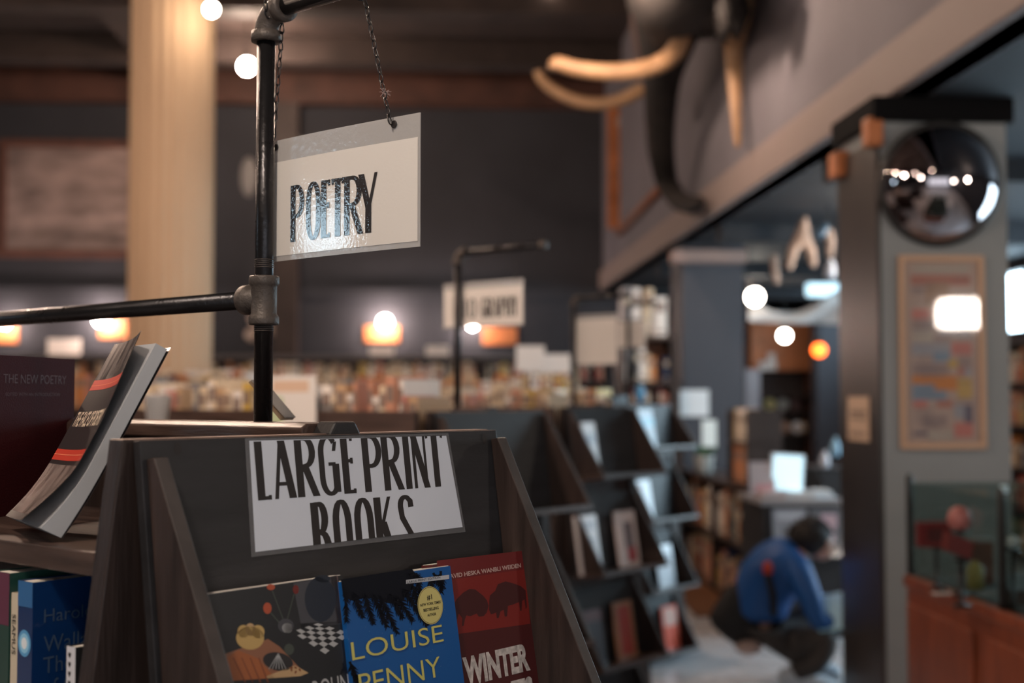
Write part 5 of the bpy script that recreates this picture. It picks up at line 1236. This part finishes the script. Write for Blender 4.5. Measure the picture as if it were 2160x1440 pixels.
# ================================================================ crouching person in a blue jacket
PX, PY_ = 1640, 7.02
base = at(PX, 1455, PY_); MPn = Matrix.Translation((base.x, base.y, 0))
person = thing('person', 'crouching person in a blue jacket with black backpack, head bent over a book', 'person', MPn)
skin = flat('skin', (.46, .26, .19), .5); jacket = mat('blue_jacket', (.010, .085, .30), .55, bump=.4, bscale=18); trousers = mat('dark_trousers', (.045, .040, .038), .8, bump=.3, bscale=25)
K = 2700 / PY_
def J(x, y, d, r, r2=None): return ((x - PX) / K, d, (1455 - y) / K, r, r2 or r)
hip = J(1600, 1376, 0, .06, .07); chest = J(1636, 1235, 0, .095, .11); neck = J(1686, 1178, 0, .058)
body = grow('body', [[hip, J(1603, 1300, 0, .09, .10), chest, neck, J(1702, 1166, 0, .05), J(1716, 1158, 0, .088, .08), J(1722, 1146, 0, .082, .078)],
                     [hip, J(1660, 1362, -.11, .055), J(1735, 1345, -.17, .062), J(1700, 1395, -.17, .05), J(1652, 1428, -.16, .036), J(1690, 1443, -.18, .03)],
                     [hip, J(1670, 1352, .12, .055), J(1748, 1318, .18, .062), J(1728, 1380, .17, .05), J(1706, 1422, .16, .036), J(1740, 1440, .17, .03)]], skin, person)
jk = grow('jacket', [[J(1604, 1330, 0, .150, .165), J(1603, 1290, 0, .155, .17), J(1622, 1236, 0, .165, .19), J(1648, 1205, 0, .16, .19), J(1672, 1186, 0, .11, .13), J(1690, 1174, 0, .078)],
                     [J(1648, 1205, 0, .16, .19), J(1672, 1215, -.17, .085), J(1694, 1270, -.22, .066), J(1706, 1312, -.22, .058), J(1722, 1312, -.215, .050), J(1737, 1306, -.19, .042)],
                     [J(1648, 1205, 0, .16, .19), J(1684, 1212, .17, .085), J(1718, 1262, .2, .066), J(1735, 1295, .19, .055), J(1752, 1290, .10, .045), J(1752, 1284, .03, .04)]], jacket, person)
grow('trousers', [[J(1597, 1380, 0, .155, .165), J(1606, 1340, 0, .14, .15)], [J(1597, 1380, 0, .155, .165), J(1660, 1366, -.11, .115), J(1738, 1348, -.17, .082), J(1700, 1398, -.17, .070), J(1655, 1424, -.165, .056)],
                  [J(1597, 1380, 0, .155, .165), J(1670, 1354, .12, .115), J(1750, 1320, .18, .082), J(1728, 1380, .17, .068), J(1708, 1416, .165, .056)]], trousers, person)
c_ = J(1576, 1372, -.05, 0); MB().ball(c_[:3], .10, 18, sc=(.75, .9, .45)).build('shirt_hem', flat('pale_shirt', (.48, .36, .32), .8), person)
def shoe(x, y, d, label):
    s_ = MB(); c = J(x, y, d, 0)
    prof = [(-.13, .0, .035, .05), (-.08, 0, .040, .06), (0, 0, .042, .055), (.07, 0, .048, .04), (.13, 0, .044, .03), (.155, 0, .025, .02)]
    vs = []; n = 12
    for px_, _, ry_, rz_ in prof:
        for k in range(n): a_ = 2 * pi * k / n; vs.append((c[0] + px_, c[1] + ry_ * cos(a_), max(.012, .012 + rz_ + rz_ * sin(a_))))
    fs = [(i * n + k, i * n + (k + 1) % n, (i + 1) * n + (k + 1) % n, (i + 1) * n + k) for i in range(len(prof) - 1) for k in range(n)] + [tuple(range(n))[::-1], tuple(range((len(prof) - 1) * n, len(prof) * n))]
    s_.add(vs, fs, 0, True); s_.box(c[0] - .13, c[0] + .15, c[1] - .043, c[1] + .043, 0.0, .022, 1)
    o = s_.build('shoe', [flat('shoe_grey_white', (.50, .56, .62), .5), flat('shoe_sole', (.62, .64, .66), .6)], person, bevel=.006); o['label'] = label
shoe(1680, 1450, -.17, 'grey white shoe, near foot'); shoe(1728, 1448, .17, 'grey white shoe, far foot')
# hair
hb = J(1710, 1150, 0, 0); mb = MB()
mb.ball((hb[0] + .005, 0, hb[2] + .004), .102, 22, sc=(1.12, .92, 1.0)); rnd = random.Random(2)
for k in range(160):
    a_, e = rnd.uniform(0, 6.28), rnd.uniform(-.2, 1.5); d = Vector((cos(a_) * cos(e) * 1.1, sin(a_) * cos(e) * .92, sin(e))); p0 = Vector((hb[0], 0, hb[2])) + d * .09
    if d.x > .6 and d.z < .3: continue
    mb.tube([p0, p0 + d * .02 + Vector((0, 0, .004)), p0 + d * .03 + Vector((.012, 0, -.018))], [.010, .008, .002], 5)
mb.build('hair', mat('black_hair', (.012, .009, .008), .6, bump=.6, bscale=80), person)
# face: looks down to the right
fc = Vector((J(1722, 1156, 0, 0)[0] + .035, 0, J(1722, 1156, 0, 0)[2] - .03))
mb = MB().ball(tuple(fc), .074, 18, sc=(.95, .82, 1.05)); mb.ball((fc.x + .072, 0, fc.z - .012), .014, 10, sc=(1.2, .8, 1.3)); mb.ball((fc.x + .02, -.066, fc.z + .02), .018, 10, sc=(.6, .4, 1.2)); mb.ball((fc.x + .02, .066, fc.z + .02), .018, 10, sc=(.6, .4, 1.2))
mb.build('face', skin, person)
MB().ball((fc.x + .062, -.028, fc.z + .014), .009, 10).ball((fc.x + .062, .028, fc.z + .014), .009, 10).build('eyes', flat('eye_dark', (.03, .02, .02), .3), person)
MB().ball((fc.x + .064, 0, fc.z - .040), .014, 10, sc=(.5, 1.3, .4)).build('mouth', flat('lips', (.35, .12, .10), .5), person)
# hands with five fingers each, round the book
def hand(wx, wy, d, sgn, nm):
    w0 = Vector(J(wx, wy, d, 0)[:3]); di = Vector((.75, -sgn * .45, -.25)).normalized(); sd = Vector((.2, 0, 1)).normalized(); ch = []
    palm = w0 + di * .085
    ch.append([(*w0, .026, .032), (*(w0 + di * .05), .020, .036), (*palm, .017, .040)])
    h = grow(nm, ch, skin, person, 1)
    for k in range(4):
        b0 = palm + sd * (.027 - .018 * k); l = (.068, .078, .072, .056)[k]; cu = Vector((0, sgn * .6, -.55))
        grow('finger', [[(*(b0 - di * .012), .009), (*(b0 + di * l * .45), .009), (*(b0 + di * l * .75 + cu * l * .25), .008), (*(b0 + di * l * .8 + cu * l * .6), .0075)]], skin, h, 1)
    b0 = w0 + di * .035 + sd * .03
    grow('thumb', [[(*b0, .011), (*(b0 + di * .03 + sd * .022), .010), (*(b0 + di * .058 + sd * .026), .009)]], skin, h, 1)
hand(1736, 1306, -.185, -1, 'hand'); hand(1752, 1284, .02, 1, 'hand')
# backpack (a thing it wears: held by the person, so its own object)
t = thing('backpack', 'black backpack hanging from the crouching person', 'backpack', MPn)
grow('pack_body', [[J(1592, 1240, 0, .06, .11), J(1578, 1290, 0, .10, .16), J(1552, 1335, 0, .12, .17), J(1530, 1362, 0, .09, .14)]], mat('black_nylon', (.012, .012, .013), .7), t)
P = [J(1582, 1228, -.13, 0)[:3], J(1618, 1170, -.175, 0)[:3], J(1650, 1163, -.20, 0)[:3], J(1640, 1220, -.225, 0)[:3], J(1606, 1275, -.19, 0)[:3]]
MB().tube([J(1604, 1200, -.185, 0)[:3], J(1608, 1225, -.205, 0)[:3], J(1616, 1256, -.215, 0)[:3], J(1618, 1300, -.20, 0)[:3]], .020, 8).build('strap', mat('black_nylon', (.012, .012, .013), .7), t)
MB().ball(J(1607, 1205, -.20, 0)[:3], .035, 12, sc=(.8, .6, 1.2)).build('red_tab', flat('red_tab', (.55, .05, .02), .5), t)
# book held in the hands
p = Vector(J(1733, 1290, -.20, 0)[:3]); Mb = MPn @ Matrix.Translation(p + Vector((.02, 0, .0))) @ Matrix.Rotation(radians(-15), 4, 'Z') @ Matrix.Rotation(radians(62), 4, 'X') @ Matrix.Rotation(radians(12), 4, 'Z')
t = thing('open_book', 'open pale blue covered book held by the crouching person', 'book', Mb)
MB().hexa([(-.10, -.10, 0), (0, -.10, -.02), (0, .10, -.02), (-.10, .10, 0), (-.10, -.10, .003), (0, -.10, -.017), (0, .10, -.017), (-.10, .10, .003)]).hexa(
    [(0, -.10, -.02), (.10, -.10, 0), (.10, .10, 0), (0, .10, -.02), (0, -.10, -.017), (.10, -.10, .003), (.10, .10, .003), (0, .10, -.017)]).build('cover', flat('cover_sky', (.25, .55, .70), .4), t)
MB().hexa([(-.095, -.095, .003), (0, -.095, -.016), (0, .095, -.016), (-.095, .095, .003), (-.095, -.095, .012), (0, -.095, -.004), (0, .095, -.004), (-.095, .095, .012)]).hexa(
    [(0, -.095, -.016), (.095, -.095, .003), (.095, .095, .003), (0, .095, -.016), (0, -.095, -.004), (.095, -.095, .012), (.095, .095, .012), (0, .095, -.004)]).build('page_block', flat('pale_blue_pages', (.52, .78, .86), .6), t)

# ================================================================ lamps added out of the frame to light the hall
for i, (u, v, z) in enumerate(((-3.0, 7.5, 4.6), (-6.5, 9.0, 4.6), (-5.0, 3.0, 4.6), (-1.35, 3.2, 3.3), (1.0, 8.2, 4.35), (-3.2, -1.5, 4.4), (.6, -3.5, 5.0))):  # unseen lamps placed for their light on walls, signs and books
    globe_lamp(u, v, z, ('added pendant globe lamp over the left of the hall', 'added pendant globe lamp near the left wall', 'added pendant globe lamp over the left front', 'added pendant globe lamp above the near bookcase', 'added pendant globe lamp before the mezzanine wall', 'added pendant globe lamp behind the camera, left', 'added pendant globe lamp behind the camera, right')[i], mt=(mat('added_rear_globe', (1, 1, 1), .5, emit=(1, .80, .66), es=230) if i > 4 else None))

globe_lamp(3.4, 9.2, 2.62, 'added pendant globe lamp under the mezzanine behind the sage column', top=3.0, mt=mat('added_mezzanine_globe', (1, 1, 1), .5, emit=(1, .85, .7), es=130))  # two unseen lamps added to brighten the aisle under the mezzanine
globe_lamp(4.2, 4.2, 2.62, 'added pendant globe lamp under the mezzanine, right of the frame', top=3.0, mt=MATS['added_mezzanine_globe'])
q = MG @ Vector((-1.2, -.35, 0)); q = B(q)
globe_lamp(q.x, q.y, 2.95, 'added pendant globe lamp above the camera at left', mt=mat('added_near_globe', (1, 1, 1), .5, emit=(1, .84, .70), es=330))  # unseen lamp added to brighten the POETRY sign from the left

# ================================================================ link the books of the rows: the largest in view as objects, the rest as one mass
bpy.context.view_layer.update()
def screen(p):
    d = p - CAM; z_ = d.y * cos(PITCH) + d.z * sin(PITCH)
    return 1080 + FPX * d.x / z_, 720 - FPX * (-d.y * sin(PITCH) + d.z * cos(PITCH)) / z_
dg = bpy.context.evaluated_depsgraph_get()
for b_ in ROWS:
    m = b_['m']; n_ = 0
    pts = [m @ Vector(p) for p in ((.2, -.01, .15), (.8, -.01, .15), (.2, -.01, .5), (.8, -.01, .5), (.2, -.01, .93), (.8, -.01, .93))]
    for p in pts:
        x, y = screen(p)
        if not (-20 < x < 2180 and -20 < y < 1460): continue
        d = p - CAM; L_ = d.length; d.normalize()
        hit = scene.ray_cast(dg, CAM, d, distance=L_ - .02)
        if not hit[0]: n_ += 1
    c0, c1 = screen(m @ Vector((0, 0, 0))), screen(m @ Vector((1, 0, 1))); b_['vis'] = n_ / 6; b_['area'] = abs(c1[0] - c0[0]) * abs(c1[1] - c0[1]) * n_ / 6; b_['x'] = c0[0]
seen = sorted([b_ for b_ in ROWS if b_['vis'] > 0], key=lambda b_: -b_['area'])
for i, b_ in enumerate(seen): b_['solo'] = i < 285
solo = [b_ for b_ in seen if b_['solo']]
ORD = ['first', 'second', 'third', 'fourth', 'fifth', 'sixth', 'seventh', 'eighth', 'ninth', 'tenth', 'eleventh', 'twelfth']
def ordn(n): return ORD[n] if n < 12 else '%dth' % (n + 1) if (n + 1) % 10 not in (1, 2, 3) or 10 < n + 1 < 20 else '%d%s' % (n + 1, {1: 'st', 2: 'nd', 3: 'rd'}[(n + 1) % 10])
rows_ = {}
for b_ in solo: rows_.setdefault(b_['where'], []).append(b_)
for where, bs in rows_.items():
    bs.sort(key=lambda b_: b_['x']); n_ = len(bs)
    base_ = [b_['size'] + b_['c'] + ' book' for b_ in bs]
    for i, b_ in enumerate(bs):
        if base_.count(base_[i]) == 1: lab = '%s, the only such one %s' % (base_[i], where)
        elif i < n_ - i: lab = '%s, %s from the left %s' % (base_[i], ordn(i), where)
        else: lab = '%s, %s from the right %s' % (base_[i], ordn(n_ - 1 - i), where)
        if len(lab.split()) > 16: lab = lab.replace(b_['size'], '')
        o = bpy.data.objects.new('book', book_mesh(b_['c'])); col.objects.link(o); o.matrix_world = b_['m']; tag(o, lab, 'book', b_['group'])
rest = [b_ for b_ in ROWS if not b_.get('solo')]
vs, fs, mi, ml, mx = [], [], [], [], {}
for b_ in rest:
    me = book_mesh(b_['c']); k = len(vs); vs += [tuple(b_['m'] @ v.co) for v in me.vertices]
    for p in me.polygons:
        mt_ = me.materials[p.material_index]
        if mt_.name not in mx: mx[mt_.name] = len(ml); ml.append(mt_)
        fs.append(tuple(k + i for i in p.vertices)); mi.append(mx[mt_.name])
me = bpy.data.meshes.new('books'); me.from_pydata(vs, [], fs)
for m in ml: me.materials.append(m)
me.polygons.foreach_set('material_index', mi); me.update()
o = bpy.data.objects.new('books', me); col.objects.link(o); tag(o, 'remaining small books filling the farther shelves of the shop', 'books', None, 'stuff')
print('ROWS', len(ROWS), 'seen', len(seen))
